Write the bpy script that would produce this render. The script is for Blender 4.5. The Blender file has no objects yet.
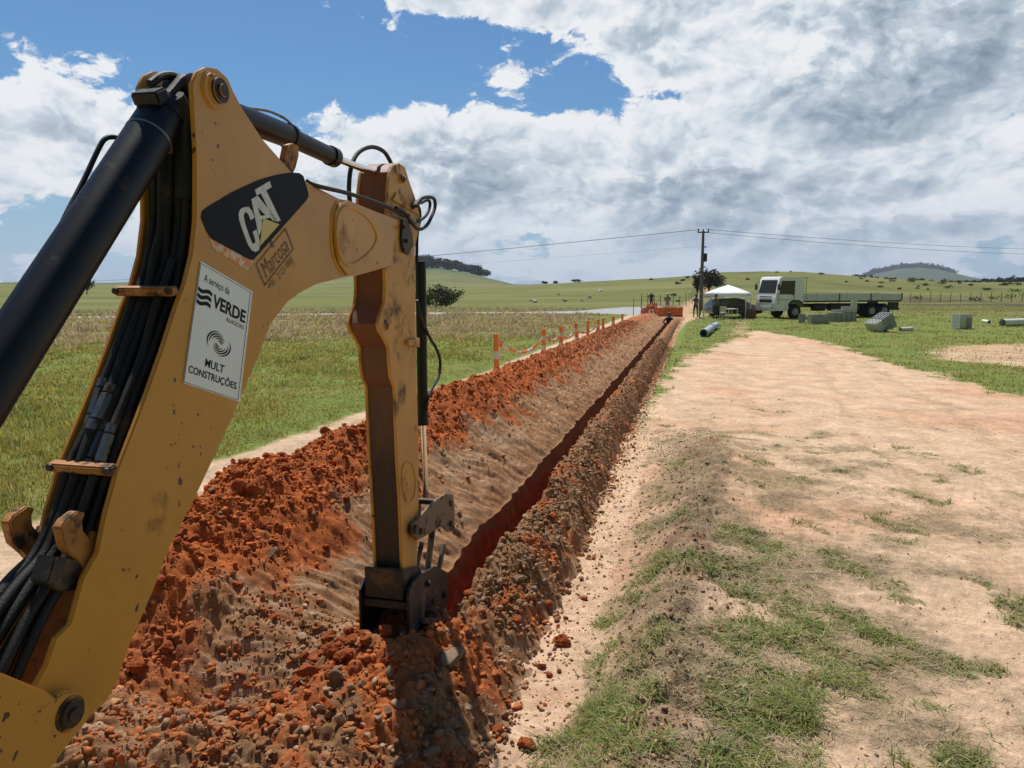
import bpy, bmesh, math, random
import numpy as np
from mathutils import Vector, Matrix

# ------------------------------------------------------------------ camera
SC = bpy.context.scene
COL = SC.collection
CAMZ, PITCH, F = 2.5, math.radians(7.7), 740.0
cam_d = bpy.data.cameras.new('camera'); cam = bpy.data.objects.new('camera', cam_d); COL.objects.link(cam)
cam_d.sensor_width = 36; cam_d.lens = F/1024*36; cam_d.clip_start = .05; cam_d.clip_end = 20000
cam.location = (0, 0, CAMZ); cam.rotation_euler = (math.pi/2-PITCH, 0, 0)
SC.camera = cam
SC.view_settings.view_transform = 'Standard'; SC.view_settings.look = 'None'
SC.view_settings.gamma = 1; SC.view_settings.exposure = 0.0; SC.view_settings.use_curve_mapping = False

# ------------------------------------------------------------------ sun
SUN_EL, SUN_AZ = math.radians(62), math.radians(-20)       # azimuth measured clockwise from +Y
sv = Vector((math.sin(SUN_AZ)*math.cos(SUN_EL), math.cos(SUN_AZ)*math.cos(SUN_EL), math.sin(SUN_EL)))
sd = bpy.data.lights.new('sun', 'SUN'); sd.energy = 5.0 ; sd.angle = math.radians(.6); sd.color = (1, .95, .87)
so = bpy.data.objects.new('sun', sd); COL.objects.link(so)
so.rotation_euler = sv.to_track_quat('Z', 'Y').to_euler()

# ------------------------------------------------------------------ world: sky and clouds
W = bpy.data.worlds.new('World'); SC.world = W; W.use_nodes = True
nt = W.node_tree; nt.nodes.clear(); N = nt.nodes; L = nt.links
def nd(t, **k):
    n = N.new(t)
    for a, b in k.items(): setattr(n, a, b)
    return n
def sock(n, i, v):
    if hasattr(v, 'is_output') or isinstance(v, bpy.types.NodeSocket): L.new(v, n.inputs[i])
    elif v is not None: n.inputs[i].default_value = v
def M(op, a, b=None, c=None, clamp=False):
    n = nd('ShaderNodeMath', operation=op, use_clamp=clamp)
    sock(n, 0, a); sock(n, 1, b); sock(n, 2, c)
    return n.outputs[0]
def VM(op, a, b=None):
    n = nd('ShaderNodeVectorMath', operation=op); sock(n, 0, a); sock(n, 1, b)
    return n.outputs[0]
def SS(x, a, b):
    n = nd('ShaderNodeMapRange', interpolation_type='SMOOTHSTEP'); sock(n, 0, x)
    n.inputs[1].default_value = a; n.inputs[2].default_value = b
    return n.outputs[0]
def MIXC(f, a, b):
    n = nd('ShaderNodeMix', data_type='RGBA'); sock(n, 0, f); sock(n, 6, a); sock(n, 7, b)
    return n.outputs[2]
def XYZ(x, y, z):
    n = nd('ShaderNodeCombineXYZ'); sock(n, 0, x); sock(n, 1, y); sock(n, 2, z); return n.outputs[0]
sky = nd('ShaderNodeTexSky', sky_type='NISHITA'); sky.sun_disc = False
sky.sun_elevation = SUN_EL; sky.sun_rotation = SUN_AZ
sky.air_density = 1.0; sky.dust_density = .6; sky.ozone_density = 2.0
tc = nd('ShaderNodeTexCoord'); sp = nd('ShaderNodeSeparateXYZ'); L.new(tc.outputs['Generated'], sp.inputs[0])
dx, dy, dz = sp.outputs
az = M('ARCTAN2', dx, dy)                       # radians clockwise from +Y
el = M('ARCSINE', dz)
# cloud field in azimuth / elevation: billowing Voronoi heaps broken up by noise
elp = M('MULTIPLY', M('POWER', M('MAXIMUM', M('ADD', el, .03), .002), .8), .95)   # flatter clouds toward the horizon
def fieldv(da, de, seed=0.0, kx=1.0, ky=1.55):
    return XYZ(M('MULTIPLY', M('ADD', az, da), kx), M('MULTIPLY', M('ADD', elp, de), ky), seed)
def nz3(vec, sc, detail, rough=.55, dist=0.0):
    n = nd('ShaderNodeTexNoise', noise_dimensions='2D'); L.new(vec, n.inputs['Vector']); n.inputs['Scale'].default_value = sc
    n.inputs['Detail'].default_value = detail; n.inputs['Roughness'].default_value = rough; n.inputs['Distortion'].default_value = dist; return n
def vor(vec, sc, detail):
    n = nd('ShaderNodeTexVoronoi', voronoi_dimensions='2D', feature='F1'); L.new(vec, n.inputs['Vector']); n.inputs['Scale'].default_value = sc
    n.inputs['Detail'].default_value = detail; n.inputs['Roughness'].default_value = .62; n.inputs['Lacunarity'].default_value = 2.2; n.normalize = True
    return n.outputs['Distance']
def blob(a0, e0, ra, re):
    x = M('DIVIDE', M('SUBTRACT', az, math.radians(a0)), math.radians(ra)); y = M('DIVIDE', M('SUBTRACT', el, math.radians(e0)), math.radians(re))
    return M('POWER', 2.718, M('MULTIPLY', M('ADD', M('MULTIPLY', x, x), M('MULTIPLY', y, y)), -1.0))
def bsum(lst):
    o = None
    for a0, e0, ra, re, wt in lst:
        b = M('MULTIPLY', blob(a0, e0, ra, re), wt); o = b if o is None else M('ADD', o, b)
    return o
cov = bsum([(-32, 8.5, 7, 4.5, .30), (-32, 19, 5, 3, .26), (-17, 7.0, 9, 5.0, .42), (-3, 7.2, 11, 5.2, .46), (14, 7.5, 12, 6.5, .44), (30, 12, 10, 9, .46), (20, 18, 12, 5, .30),
  (-3, 19.5, 13, 1.9, .30), (-1, 15.2, 3.6, 1.2, .34), (11, 17, 4, 2.6, .30), (26, 24, 20, 7, .4), (-20, 17, 10, 4.2, -.38), (-7, 15.2, 8, 2.4, -.27), (9, 13.6, 5, 1.0, -.20), (0, 1.2, 70, 2.6, .15),
  (70, 14, 20, 9, .20), (-75, 12, 20, 8, .18), (135, 45, 75, 42, -.28), (-135, 45, 75, 42, -.28), (0, 60, 60, 24, -.25)])
v_ = fieldv(0, 0); w_ = nz3(v_, 5.0, 6, .62)
wv = nd('ShaderNodeVectorMath', operation='MULTIPLY_ADD'); L.new(w_.outputs['Color'], wv.inputs[0]); wv.inputs[1].default_value = (.085, .085, 0); L.new(v_, wv.inputs[2]); wvo = wv.outputs[0]
def shift(v, x, y):
    n = nd('ShaderNodeVectorMath', operation='ADD'); L.new(v, n.inputs[0]); n.inputs[1].default_value = (x, y, 0); return n.outputs[0]
def dens(x, y, dn, dv):
    v = shift(wvo, x, y) if x else wvo
    vo = vor(v, 13.0, dv); n = nz3(v, 5.6, dn, .62).outputs[0]
    return M('ADD', M('MULTIPLY', M('SUBTRACT', .40, vo), .60), M('MULTIPLY', M('SUBTRACT', n, .5), 1.25))
e0 = dens(0, 0, 9, 4); e1 = dens(-.010, .023, 4, 3)
d0 = M('ADD', e0, cov)
alpha = SS(d0, .12, .22)
thick = SS(d0, .18, .60)
lit = M('SUBTRACT', e0, e1)
grey = bsum([(17, 6.5, 10, 3.6, .24), (31, 14.5, 7, 6, .24), (2, 7.5, 8, 3, .20), (24, 9, 6, 3, .12), (-18, 6, 6, 3, .12), (21, 16, 4, 3, -.15), (-31, 6, 7, 3, .08)])
lum = M('SUBTRACT', M('ADD', 1.04, M('MULTIPLY', lit, 1.65)), M('ADD', M('MULTIPLY', thick, .32), M('MULTIPLY', grey, M('ADD', .35, M('MULTIPLY', thick, .65)))))
lum = M('MAXIMUM', M('MINIMUM', lum, 1.08), .05)
cr = nd('ShaderNodeValToRGB'); L.new(lum, cr.inputs[0]); ce = cr.color_ramp.elements
ce[0].position = .05; ce[0].color = (.135, .19, .26, 1); ce[1].position = 1.0; ce[1].color = (.86, .88, .90, 1)
for p_, c_ in ((.35, (.29, .37, .46, 1)), (.62, (.48, .56, .64, 1)), (.82, (.71, .76, .81, 1))): q = ce.new(p_); q.color = c_
skyb = nd('ShaderNodeVectorMath', operation='MULTIPLY'); L.new(sky.outputs[0], skyb.inputs[0]); skyb.inputs[1].default_value = (.038,.066,.086)
veil = M('MULTIPLY', SS(el, .22, -.01), .75)
base = MIXC(veil, skyb.outputs[0], (.36, .50, .66, 1))
# clouds fade into the air close to the horizon
ccol = MIXC(M('MULTIPLY', SS(el, .13, .0), .55), cr.outputs[0], (.42, .53, .66, 1))
fin = MIXC(alpha, base, ccol)
bg = nd('ShaderNodeBackground'); L.new(fin, bg.inputs[0]); bg.inputs[1].default_value = 1.0
wo = nd('ShaderNodeOutputWorld'); L.new(bg.outputs[0], wo.inputs[0])

# ------------------------------------------------------------------ numbers and projections
A = math.radians(14.13); CA, SA = math.cos(A), math.sin(A)      # the trench runs this way
U0 = -1.72                                                      # right face of the digging arm
R = np.random.default_rng(7); random.seed(7)
def ray(px, py):
    a = (px-512)/F; b = (384-py)/F
    return (a, math.cos(PITCH)+math.sin(PITCH)*b, -math.sin(PITCH)+math.cos(PITCH)*b)
def gp(px, py, z=0.0):
    d = ray(px, py); t = (z-CAMZ)/d[2]; return (d[0]*t, d[1]*t)
def uv(x, y): return x*CA-y*SA, x*SA+y*CA
def xy(u, v): return u*CA+v*SA, -u*SA+v*CA
def pl(px, py, w=0.0):                          # the point seen at a pixel on the vertical plane u = U0+w -> (v, z)
    d = ray(px, py); du = d[0]*CA-d[1]*SA; t = (U0+w)/du
    return d[0]*t*SA+d[1]*t*CA, CAMZ+d[2]*t
def at(px, py, Y):                              # the point seen at a pixel at depth Y
    d = ray(px, py); t = Y/d[1]; return Vector((d[0]*t, Y, CAMZ+d[2]*t))

def _h(ix, iy, s):
    n = (ix.astype(np.int64)*374761393 + iy.astype(np.int64)*668265263 + s*1442695041) & 0xffffffff
    n = ((n ^ (n >> 13))*1274126177) & 0xffffffff
    return ((n ^ (n >> 16)) & 0xffffff)/16777215.0
def noise(x, y, s=0):
    x = np.asarray(x, float); y = np.asarray(y, float)
    ix = np.floor(x); iy = np.floor(y); fx = x-ix; fy = y-iy
    wx = fx*fx*fx*(fx*(fx*6-15)+10); wy = fy*fy*fy*(fy*(fy*6-15)+10)
    def g(i, j):
        a = _h(ix+i, iy+j, s)*2*np.pi
        return np.cos(a)*(fx-i)+np.sin(a)*(fy-j)
    a = g(0,0)*(1-wx)+g(1,0)*wx; b = g(0,1)*(1-wx)+g(1,1)*wx
    return (a*(1-wy)+b*wy)*1.5                  # about -1..1
def fbm(x, y, o=4, s=0, gain=.5, lac=2.03):
    r = 0; a = 1.0; f = 1.0; t = 0
    for k in range(o):
        r = r+a*noise(np.asarray(x)*f+13.7*k, np.asarray(y)*f-7.1*k, s+k); t += a; a *= gain; f *= lac
    return r/t
def lumps(x, y, s=0):                           # rounded clods: 0..1
    x = np.asarray(x, float); y = np.asarray(y, float)
    ix = np.floor(x); iy = np.floor(y); best = np.zeros_like(x)
    for i in (-1, 0, 1):
        for j in (-1, 0, 1):
            cx = ix+i+_h(ix+i, iy+j, s); cy = iy+j+_h(ix+i, iy+j, s+5); r = .35+.6*_h(ix+i, iy+j, s+9)
            q = 1-((x-cx)**2+(y-cy)**2)/(r*r)
            best = np.maximum(best, np.sqrt(np.clip(q, 0, 1))*r)
    return best
def sm(x, a, b):
    t = np.clip((np.asarray(x, float)-a)/(b-a), 0, 1); return t*t*(3-2*t)
def poly_d(x, y, P):                            # signed distance to polygon, inside positive
    x = np.asarray(x, float); d2 = np.full(x.shape, 1e18); ins = np.zeros(x.shape, bool); n = len(P)
    for i in range(n):
        x0, y0 = P[i]; x1, y1 = P[(i+1) % n]; ex, ey = x1-x0, y1-y0
        t = np.clip(((x-x0)*ex+(y-y0)*ey)/(ex*ex+ey*ey), 0, 1)
        d2 = np.minimum(d2, (x-x0-t*ex)**2+(y-y0-t*ey)**2)
        c = ((y0 > y) != (y1 > y)); ins ^= c & (x < (ex)*(y-y0)/(ey if abs(ey) > 1e-9 else 1e-9)+x0)
    d = np.sqrt(d2); return np.where(ins, d, -d)

# ------------------------------------------------------------------ object helpers
def tag(o, label=None, cat=None, group=None, kind=None):
    if label: o['label'] = label
    if cat: o['category'] = cat
    if group: o['group'] = group
    if kind: o['kind'] = kind
    return o
def empty(name, loc, label=None, cat=None, group=None, rz=0.0):
    o = bpy.data.objects.new(name, None); COL.objects.link(o); o.location = loc; o.rotation_euler = (0, 0, rz)
    o.empty_display_size = .1
    return tag(o, label, cat, group)
def np_mesh(name, V, Fs, mat=None, colors=None, smooth=False, uvq=None):
    """V (n,3); Fs = list of int arrays (m,k)"""
    me = bpy.data.meshes.new(name); V = np.asarray(V, np.float32)
    me.vertices.add(len(V)); me.vertices.foreach_set('co', V.ravel())
    Fs = [f for f in Fs if len(f)]
    tot = sum(f.size for f in Fs); nf = sum(len(f) for f in Fs)
    me.loops.add(tot); me.loops.foreach_set('vertex_index', np.concatenate([f.ravel() for f in Fs]).astype(np.int32))
    me.polygons.add(nf)
    sizes = np.concatenate([np.full(len(f), f.shape[1]) for f in Fs]); st = np.concatenate([[0], np.cumsum(sizes)[:-1]])
    me.polygons.foreach_set('loop_start', st.astype(np.int32))
    if smooth: me.polygons.foreach_set('use_smooth', np.ones(nf, bool))
    me.update(calc_edges=True)
    if colors is not None:
        at_ = me.color_attributes.new('Col', 'FLOAT_COLOR', 'POINT')
        c = np.ones((len(V), 4), np.float32); c[:, :3] = colors; at_.data.foreach_set('color', c.ravel())
    if mat: me.materials.append(mat)
    return me
def link(name, me, parent=None, loc=None):
    o = bpy.data.objects.new(name, me); COL.objects.link(o)
    if parent is not None: o.parent = parent
    if loc is not None: o.location = loc
    return o
def grid_faces(nr, nc):
    i = np.arange((nr-1)*(nc-1)); r = i//(nc-1); c = i % (nc-1); a = r*nc+c
    return np.stack([a, a+1, a+nc+1, a+nc], 1)

# ------------------------------------------------------------------ materials
MATS = {}
def mat(name, base, rough=.6, metal=0, noise_s=0, noise_a=0, bump=0, bump_s=30, dirt=None, dirt_s=3, dirt_t=.55, spec=.5, coat=0, edge=None, chips=None):
    if name in MATS: return MATS[name]
    m = bpy.data.materials.new(name); m.use_nodes = True; t = m.node_tree; b = t.nodes['Principled BSDF']
    b.inputs['Base Color'].default_value = (*base, 1); b.inputs['Roughness'].default_value = rough
    b.inputs['Metallic'].default_value = metal; b.inputs['Specular IOR Level'].default_value = spec
    if coat: b.inputs['Coat Weight'].default_value = coat
    tcn = t.nodes.new('ShaderNodeTexCoord'); src = tcn.outputs['Object']
    def nz(s, d=6, ro=.6):
        n = t.nodes.new('ShaderNodeTexNoise'); n.inputs['Scale'].default_value = s; n.inputs['Detail'].default_value = d
        n.inputs['Roughness'].default_value = ro; t.links.new(src, n.inputs['Vector']); return n.outputs[0]
    def mp(x, a, b_, c, d):
        n = t.nodes.new('ShaderNodeMapRange'); t.links.new(x, n.inputs[0])
        for i, v in enumerate((a, b_, c, d)): n.inputs[i+1].default_value = v
        return n.outputs[0]
    def mix(f, a, b_):
        n = t.nodes.new('ShaderNodeMix'); n.data_type = 'RGBA'
        t.links.new(f, n.inputs[0])
        for i, v in ((6, a), (7, b_)):
            if isinstance(v, tuple): n.inputs[i].default_value = (*v, 1)
            else: t.links.new(v, n.inputs[i])
        return n.outputs[2]
    c = None
    if noise_a:
        c = mix(mp(nz(noise_s or 4), .3, .7, 0, 1), tuple(x*(1-noise_a) for x in base), tuple(min(1, x*(1+noise_a)) for x in base))
    if dirt:
        c = mix(mp(nz(dirt_s, 10, .7), dirt_t, dirt_t+.12, 0, 1), c if c is not None else tuple(base), dirt)
        t.links.new(mp(nz(dirt_s, 10, .7), dirt_t, dirt_t+.12, rough, .85), b.inputs['Roughness'])
    if chips:
        n1_ = nz(26, 4, .55); n2_ = nz(2.3, 3, .5); q_ = t.nodes.new('ShaderNodeMath'); q_.operation = 'MULTIPLY_ADD'; t.links.new(n2_, q_.inputs[0]); q_.inputs[1].default_value = .55; t.links.new(n1_, q_.inputs[2])
        c = mix(mp(nz(1.4, 6, .7), .45, .75, 0, .35), c, tuple(x*.62+.02 for x in base)); c = mix(mp(q_.outputs[0], .978, .996, 0, 1), c, chips)
    if c is not None: t.links.new(c, b.inputs['Base Color'])
    if bump:
        bn = t.nodes.new('ShaderNodeBump'); bn.inputs['Strength'].default_value = bump; bn.inputs['Distance'].default_value = .01
        t.links.new(nz(bump_s, 8, .65), bn.inputs['Height']); t.links.new(bn.outputs[0], b.inputs['Normal'])
    MATS[name] = m; return m
def vmat(name, rough=.95, ns=(3., 40.), na=.25, bump=.6, bdist=.02, bs=(25., 120.), spec=.15, trans=0, hue=None):
    """material whose colour is the mesh's own colour attribute, broken up by procedural noise"""
    m = bpy.data.materials.new(name); m.use_nodes = True; t = m.node_tree; b = t.nodes['Principled BSDF']
    at_ = t.nodes.new('ShaderNodeAttribute'); at_.attribute_name = 'Col'
    g = t.nodes.new('ShaderNodeNewGeometry')
    fac = None
    for s in ns:
        n = t.nodes.new('ShaderNodeTexNoise'); n.inputs['Scale'].default_value = s; n.inputs['Detail'].default_value = 5; n.inputs['Roughness'].default_value = .65
        t.links.new(g.outputs['Position'], n.inputs['Vector'])
        r = t.nodes.new('ShaderNodeMapRange'); t.links.new(n.outputs[0], r.inputs[0])
        r.inputs[1].default_value = .3; r.inputs[2].default_value = .7; r.inputs[3].default_value = 1-na; r.inputs[4].default_value = 1+na
        if fac is None: fac = r.outputs[0]
        else:
            q = t.nodes.new('ShaderNodeMath'); q.operation = 'MULTIPLY'; t.links.new(fac, q.inputs[0]); t.links.new(r.outputs[0], q.inputs[1]); fac = q.outputs[0]
    v = t.nodes.new('ShaderNodeVectorMath'); v.operation = 'SCALE'; t.links.new(at_.outputs['Color'], v.inputs[0])
    if fac is not None: t.links.new(fac, v.inputs[3])
    else: v.inputs[3].default_value = 1
    t.links.new(v.outputs[0], b.inputs['Base Color']); b.inputs['Roughness'].default_value = rough; b.inputs['Specular IOR Level'].default_value = spec
    if bump:
        prev = None
        for s, w in zip(bs, (1, .5)):
            n = t.nodes.new('ShaderNodeTexNoise'); n.inputs['Scale'].default_value = s; n.inputs['Detail'].default_value = 6; n.inputs['Roughness'].default_value = .7
            t.links.new(g.outputs['Position'], n.inputs['Vector'])
            bn = t.nodes.new('ShaderNodeBump'); bn.inputs['Strength'].default_value = bump; bn.inputs['Distance'].default_value = bdist*w
            t.links.new(n.outputs[0], bn.inputs['Height'])
            if prev is not None: t.links.new(prev, bn.inputs['Normal'])
            prev = bn.outputs[0]
        t.links.new(prev, b.inputs['Normal'])
    if trans:
        tr = t.nodes.new('ShaderNodeBsdfTranslucent'); t.links.new(v.outputs[0], tr.inputs[0])
        ms = t.nodes.new('ShaderNodeMixShader'); ms.inputs[0].default_value = trans
        t.links.new(b.outputs[0], ms.inputs[1]); t.links.new(tr.outputs[0], ms.inputs[2])
        t.links.new(ms.outputs[0], t.nodes['Material Output'].inputs[0])
    return m
def C3(*a): return np.array(a, float)
def mixc(c, d, f): return c*(1-f[..., None])+np.asarray(d)*f[..., None]

# ------------------------------------------------------------------ the ground, one sheet to the horizon
PXP = lambda pts: [gp(*p) for p in pts]
sandP = PXP([(500,768),(560,640),(605,500),(628,440),(650,405),(668,372),(700,352),(738,338),(760,331),(800,337),(838,345),(885,361),(950,378),(1024,396),(1250,440)]) + [(9,4),(9,1),(1,1),(.2,2)]
pathP = PXP([(728,345),(736,322),(746,322),(752,345)])
bareP = PXP([(925,352),(960,345),(1040,343),(1060,372),(990,364),(940,359)])
roadP = PXP([(662,306.5),(655,314.5),(600,315),(560,314.6),(520,314.2),(400,315.2),(250,317.2),(100,319),(-300,322),(-300,320),(100,317.2),(250,315.5),(400,313.6),(520,312.6),(575,311.2),(600,308.8),(625,307.2)])
upP = [at(703,300,110)[:2], at(735,300,110)[:2], at(706,283,300)[:2], at(702,283,300)[:2]]
upP = PXP([(664,319),(690,319),(700,306),(707,300),(699,298),(684,304)])
def track_edges(v):
    le = np.interp(v, [0, 5, 12, 20, 55, 75], [-7.1, -6.9, -6.4, -5.95, -5.6, -5.4]); re = np.interp(v, [0, 20, 50, 75], [-4.2, -4.0, -3.2, 0])
    return le, re
def berm(u, v):
    lo = -.74+.10*noise(v*.9, 0*v, 3)+.06*noise(v*3.1, 0*v, 4)
    hi = np.interp(v, [2, 4, 6, 9, 13], [-.12, -.1, .0, .28, .5])+.13*noise(v*1.1, 0*v+5, 5)
    k = sm(u, lo, hi); on = sm(v, 13.5, 10.0)
    crest = np.exp(-((u-hi-.05)/.35)**2)*.07
    return (k*.27*np.interp(u, [0, 2, 6], [1, .75, .35])+crest)*on, k*on*(1-sm(u, hi, hi+.25))
def hills(x, y):
    r = np.hypot(x, y); ph = np.arctan2(x, y); px = 512+F*np.tan(np.clip(ph, -1.2, 1.2))
    px = np.where(y > 0, px, -900)
    def hz(py, rr): return CAMZ+(284-py)*rr/F
    z = 0*r
    # slow rise to the pasture ridge
    P1 = np.interp(px, [-400, 0, 300, 420, 520, 600, 680, 720, 800, 870, 950, 1024, 1500], [286,286,287,286.5,285.5,282,277.5,273.5,273.5,279,282.5,283,284])
    t = sm(r, 75, 330); z = z + t*hz(P1, 330)
    wood = np.interp(px, [-300, 0, 110, 250, 330, 415, 440, 475, 500, 522], [0,283,283,281,277,268,268,275,281,286])
    z = np.where(r > 330, np.maximum(z*1.0-(r-330)*.01, 0), z)
    # wooded hill left
    t2 = np.exp(-((r-800)/220)**2)*sm(px, 540, 505); z = np.maximum(z, t2*np.maximum(hz(wood, 800), 0))
    far = np.interp(px, [500,700,850,872,895,915,935,965,985,1100,1400], [284.5,284,281,275,271,270,272,278,281,282,281])
    t3 = np.exp(-((r-2900)/500)**2); z = np.maximum(z, t3*np.maximum(hz(far, 2900), 0)*sm(px, 480, 700))
    return z
def ground_z(x, y, fine=True):
    x = np.asarray(x, float); y = np.asarray(y, float); u, v = uv(x, y); r = np.hypot(x, y)
    z = .03*fbm(x*.35, y*.35, 3, 11)*sm(r, 2, 12)+.25*fbm(x*.03, y*.03, 3, 12)*sm(r, 40, 120)
    b, _s = berm(u, v); z = z+b
    if fine: z = z+.014*fbm(x*4, y*4, 5, 21, .6)*sm(r, 60, 15)+(b*.20+_s*.06)*fbm(x*3+.0, y*5, 5, 23, .6)+_s*.05*fbm(u*2, v*11+u*5, 4, 25, .6)+.012*b*lumps(x*9, y*9, 27)
    for q_, w_ in ((2.3, .16), (3.9, .16), (3.1, .10)): z = z-.035*np.exp(-((u-q_-.05*v-.25*np.sin(v*.22+q_))/w_)**2)*sm(v, 3, 6)*sm(v, 45, 25)*(.6+.6*noise(u, v*.8, 29))
    # wheel ruts of the dirt track
    le, re = track_edges(v); c1 = le+.75; c2 = re-1.0
    rut = np.exp(-((u-c1)/.25)**2)+np.exp(-((u-(le+2.2))/.25)**2); z = z-.04*rut*sm(v, 80, 50)
    z = z+.10*sm(u, le, le-.6)*sm(v, 80, 60)*(1+.8*fbm(x*.8, y*.8, 3, 31))*sm(r, 80, 50)
    z = z+hills(x, y)
    z = z+(.8+z*.02)*fbm(x*.02, y*.02, 4, 51)*sm(r, 110, 350)
    return z
def ground_masks(x, y):
    u, v = uv(x, y); r = np.hypot(x, y)
    w = .5*fbm(x*.6, y*.6, 4, 41)+.25*fbm(x*2.5, y*2.5, 3, 43)
    sand = sm(poly_d(x, y, sandP)+w*np.clip(r*.12, .3, 1.6), -.15, .25)
    for P, a in ((pathP, .6), (bareP, .8)):
        sand = np.maximum(sand, a*sm(poly_d(x, y, P)+w*1.3, -.4, .5))
    le, re = track_edges(v)
    tr = sm(u+.18*w*2, le-.1, le+.12)*sm(u, re+2.6, re+2.2)*sm(v, 68, 60)
    strip = sm(u, -2.4, -2.3)*sm(u, -.62, -.72)*sm(v, 15, 11)
    strip = np.maximum(strip, sm(u, -2.4, -2.3)*sm(u+.3*w, -.95, -1.1)*sm(v, 40, 30))
    return sand, tr, strip
def grass_cover(x, y):
    """green cover 0..1 on the near right-hand ground"""
    u, v = uv(x, y); b, slope = berm(u, v)
    n = fbm(x*1.5, y*1.5, 5, 61, .6); n2 = fbm(x*.45, y*.45, 3, 63)
    bias = np.interp(v, [3, 5, 6.5, 8, 12, 16], [.20, .08, -.02, -.04, -.10, -.30])
    bias = bias-np.interp(u, [-1.0, -.66, -.45, .9, 1.6, 2.6, 5], [.9, .30, .0, .0, .12, .30, .42])*np.interp(v,[3,12],[1,.6])
    bias = bias-.16*slope
    return sm(n*1.15+n2*.3+bias, .0, .22)
def dead_cover(x, y):
    u, v = uv(x, y); n = fbm(x*1.1+9, y*1.1, 5, 65, .6)
    return sm(n+np.interp(u, [-1, -.6, 0, 1.8, 4], [-.5, .1, .25, .1, -.15])*sm(v, 15, 11)-.12*sm(v, 9, 13), -.05, .35)
SAND = C3(.61,.42,.275); SAND2 = C3(.58,.335,.20); GREEN = C3(.125,.165,.035); SOILB = C3(.27,.165,.095)
def ground_color(x, y, z):
    u, v = uv(x, y); r = np.hypot(x, y); ph = np.arctan2(x, y); px = np.where(y > 0, 512+F*np.tan(np.clip(ph, -1.2, 1.2)), -900)
    sand, tr, strip = ground_masks(x, y)
    n1 = fbm(x*.5, y*.5, 4, 71); n2 = fbm(x*3, y*3, 4, 73, .6); nf = fbm(x*.02, y*.035, 5, 75)
    c = np.tile(GREEN*1.25, (*x.shape, 1))
    c = mixc(c, C3(.20,.20,.055), sm(n1, -.1, .5)); c = mixc(c, C3(.26,.19,.10), sm(n2+n1*.3, .25, .7)*sm(r, 90, 50))
    # pink seed-heads and straw far left
    band = sm(r, 30, 40)*sm(r, 70, 58)*sm(px, 640, 560)*sm(u,-5.5,-7); c = mixc(c, C3(.33,.25,.14), band*.45)
    # pastures beyond
    c = mixc(c, C3(.145,.15,.036), sm(r, 66, 76)); 
    c = mixc(c, C3(.20,.19,.07), sm(r, 66, 76)*sm(nf, -.15, .4)*.8)
    c = mixc(c, C3(.09,.11,.035), sm(r, 120, 200)*sm(fbm(x*.05, y*.02, 4, 77), .15, .4)*.8*sm(px, 640, 720))
    c = mixc(c, C3(.30,.19,.10), sm(r, 95, 130)*sm(fbm(x*.03+5, y*.06, 5, 79), .33, .55)*.5)
    c = mixc(c, C3(.06,.07,.03), np.exp(-((r-300-20*np.sin(ph*9))/7)**2)*sm(px, 505, 530)*sm(px, 720, 690)*.85)
    c = mixc(c, C3(.085,.11,.03), sm(r, 70, 80)*sm(fbm(x*.012, y*.05, 4, 78), .0, .3)*.55)
    c = mixc(c, C3(.22,.20,.08), sm(r, 70, 80)*sm(fbm(x*.02+3, y*.07, 4, 82), .1, .35)*.5)
    # dark scrub bank right
    bank = sm(r, 92, 100)*sm(r, 150, 125)*sm(px, 865, 920); c = mixc(c, C3(.075,.06,.035), bank*sm(fbm(x*.08, y*.2, 4, 81), -.3, .1)*.85)
    c = mixc(c, C3(.10,.13,.05), sm(r, 600, 700)); c = mixc(c, C3(.06,.085,.04), sm(r, 2000, 2400))
    c = mixc(c, C3(.55,.53,.5), sm(r,1700,1800)*sm(r,2250,2100)*sm(px,860,880)*sm(fbm(x*.02,y*.004,3,83),.1,.25)*.6)
    orange = sm(r, 90, 100)*sm(r, 260, 240)*np.exp(-((px-706-6*np.sin(r/35.)-.09*(200-r))/np.interp(r,[90,250],[4.5,1.6]))**2)
    c = mixc(c, C3(.50,.26,.13), orange*.6)
    s = mixc(np.tile(SAND, (*x.shape, 1)), SAND2, sm(n1*.8+fbm(x*.25, y*.25, 3, 85), -.1, .5)*.8)
    s = mixc(s, C3(.40,.26,.16), sm(n2, .1, .6)*.45)
    sx = fbm(x*1.2+y*.3, y*.5, 4, 87, .6); s = mixc(s, C3(.34,.22,.13), sm(sx, .22, .5)*.5)
    for q_, w_ in ((2.3, .18), (3.9, .18)): s = mixc(s, C3(.44,.28,.165), np.exp(-((u-q_-.05*v-.25*np.sin(v*.22+q_))/w_)**2)*sm(fbm(u*3, v*.7, 3, 92), -.25, .3)*.55)
    c = mixc(c, s, sand)
    b, slope = berm(u, v)
    c = mixc(c, mixc(np.tile(SOILB, (*x.shape, 1)), C3(.42,.29,.18), sm(n2, -.3, .3)), np.clip(slope*1.3, 0, 1))
    near = sm(v, 17, 13)*(u > -1.4)
    c = mixc(c, C3(.25,.185,.105), dead_cover(x, y)*.75*near)
    c = mixc(c, C3(.14,.14,.05), grass_cover(x, y)*.6*near)
    ts = mixc(np.tile(C3(.58,.41,.27), (*x.shape, 1)), C3(.40,.27,.17), sm(fbm(u*4, v*.35, 4, 89), .0, .4)*.6)
    c = mixc(c, ts, tr)
    ss = mixc(np.tile(C3(.62,.42,.27), (*x.shape, 1)), C3(.50,.28,.15), sm(n2, .0, .6)*.6); c = mixc(c, ss, strip*(1-.3*np.clip(slope*2,0,1)))
    rd = sm(poly_d(x, y, roadP), -.2, .3); c = mixc(c, C3(.36,.37,.37), rd)
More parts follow.
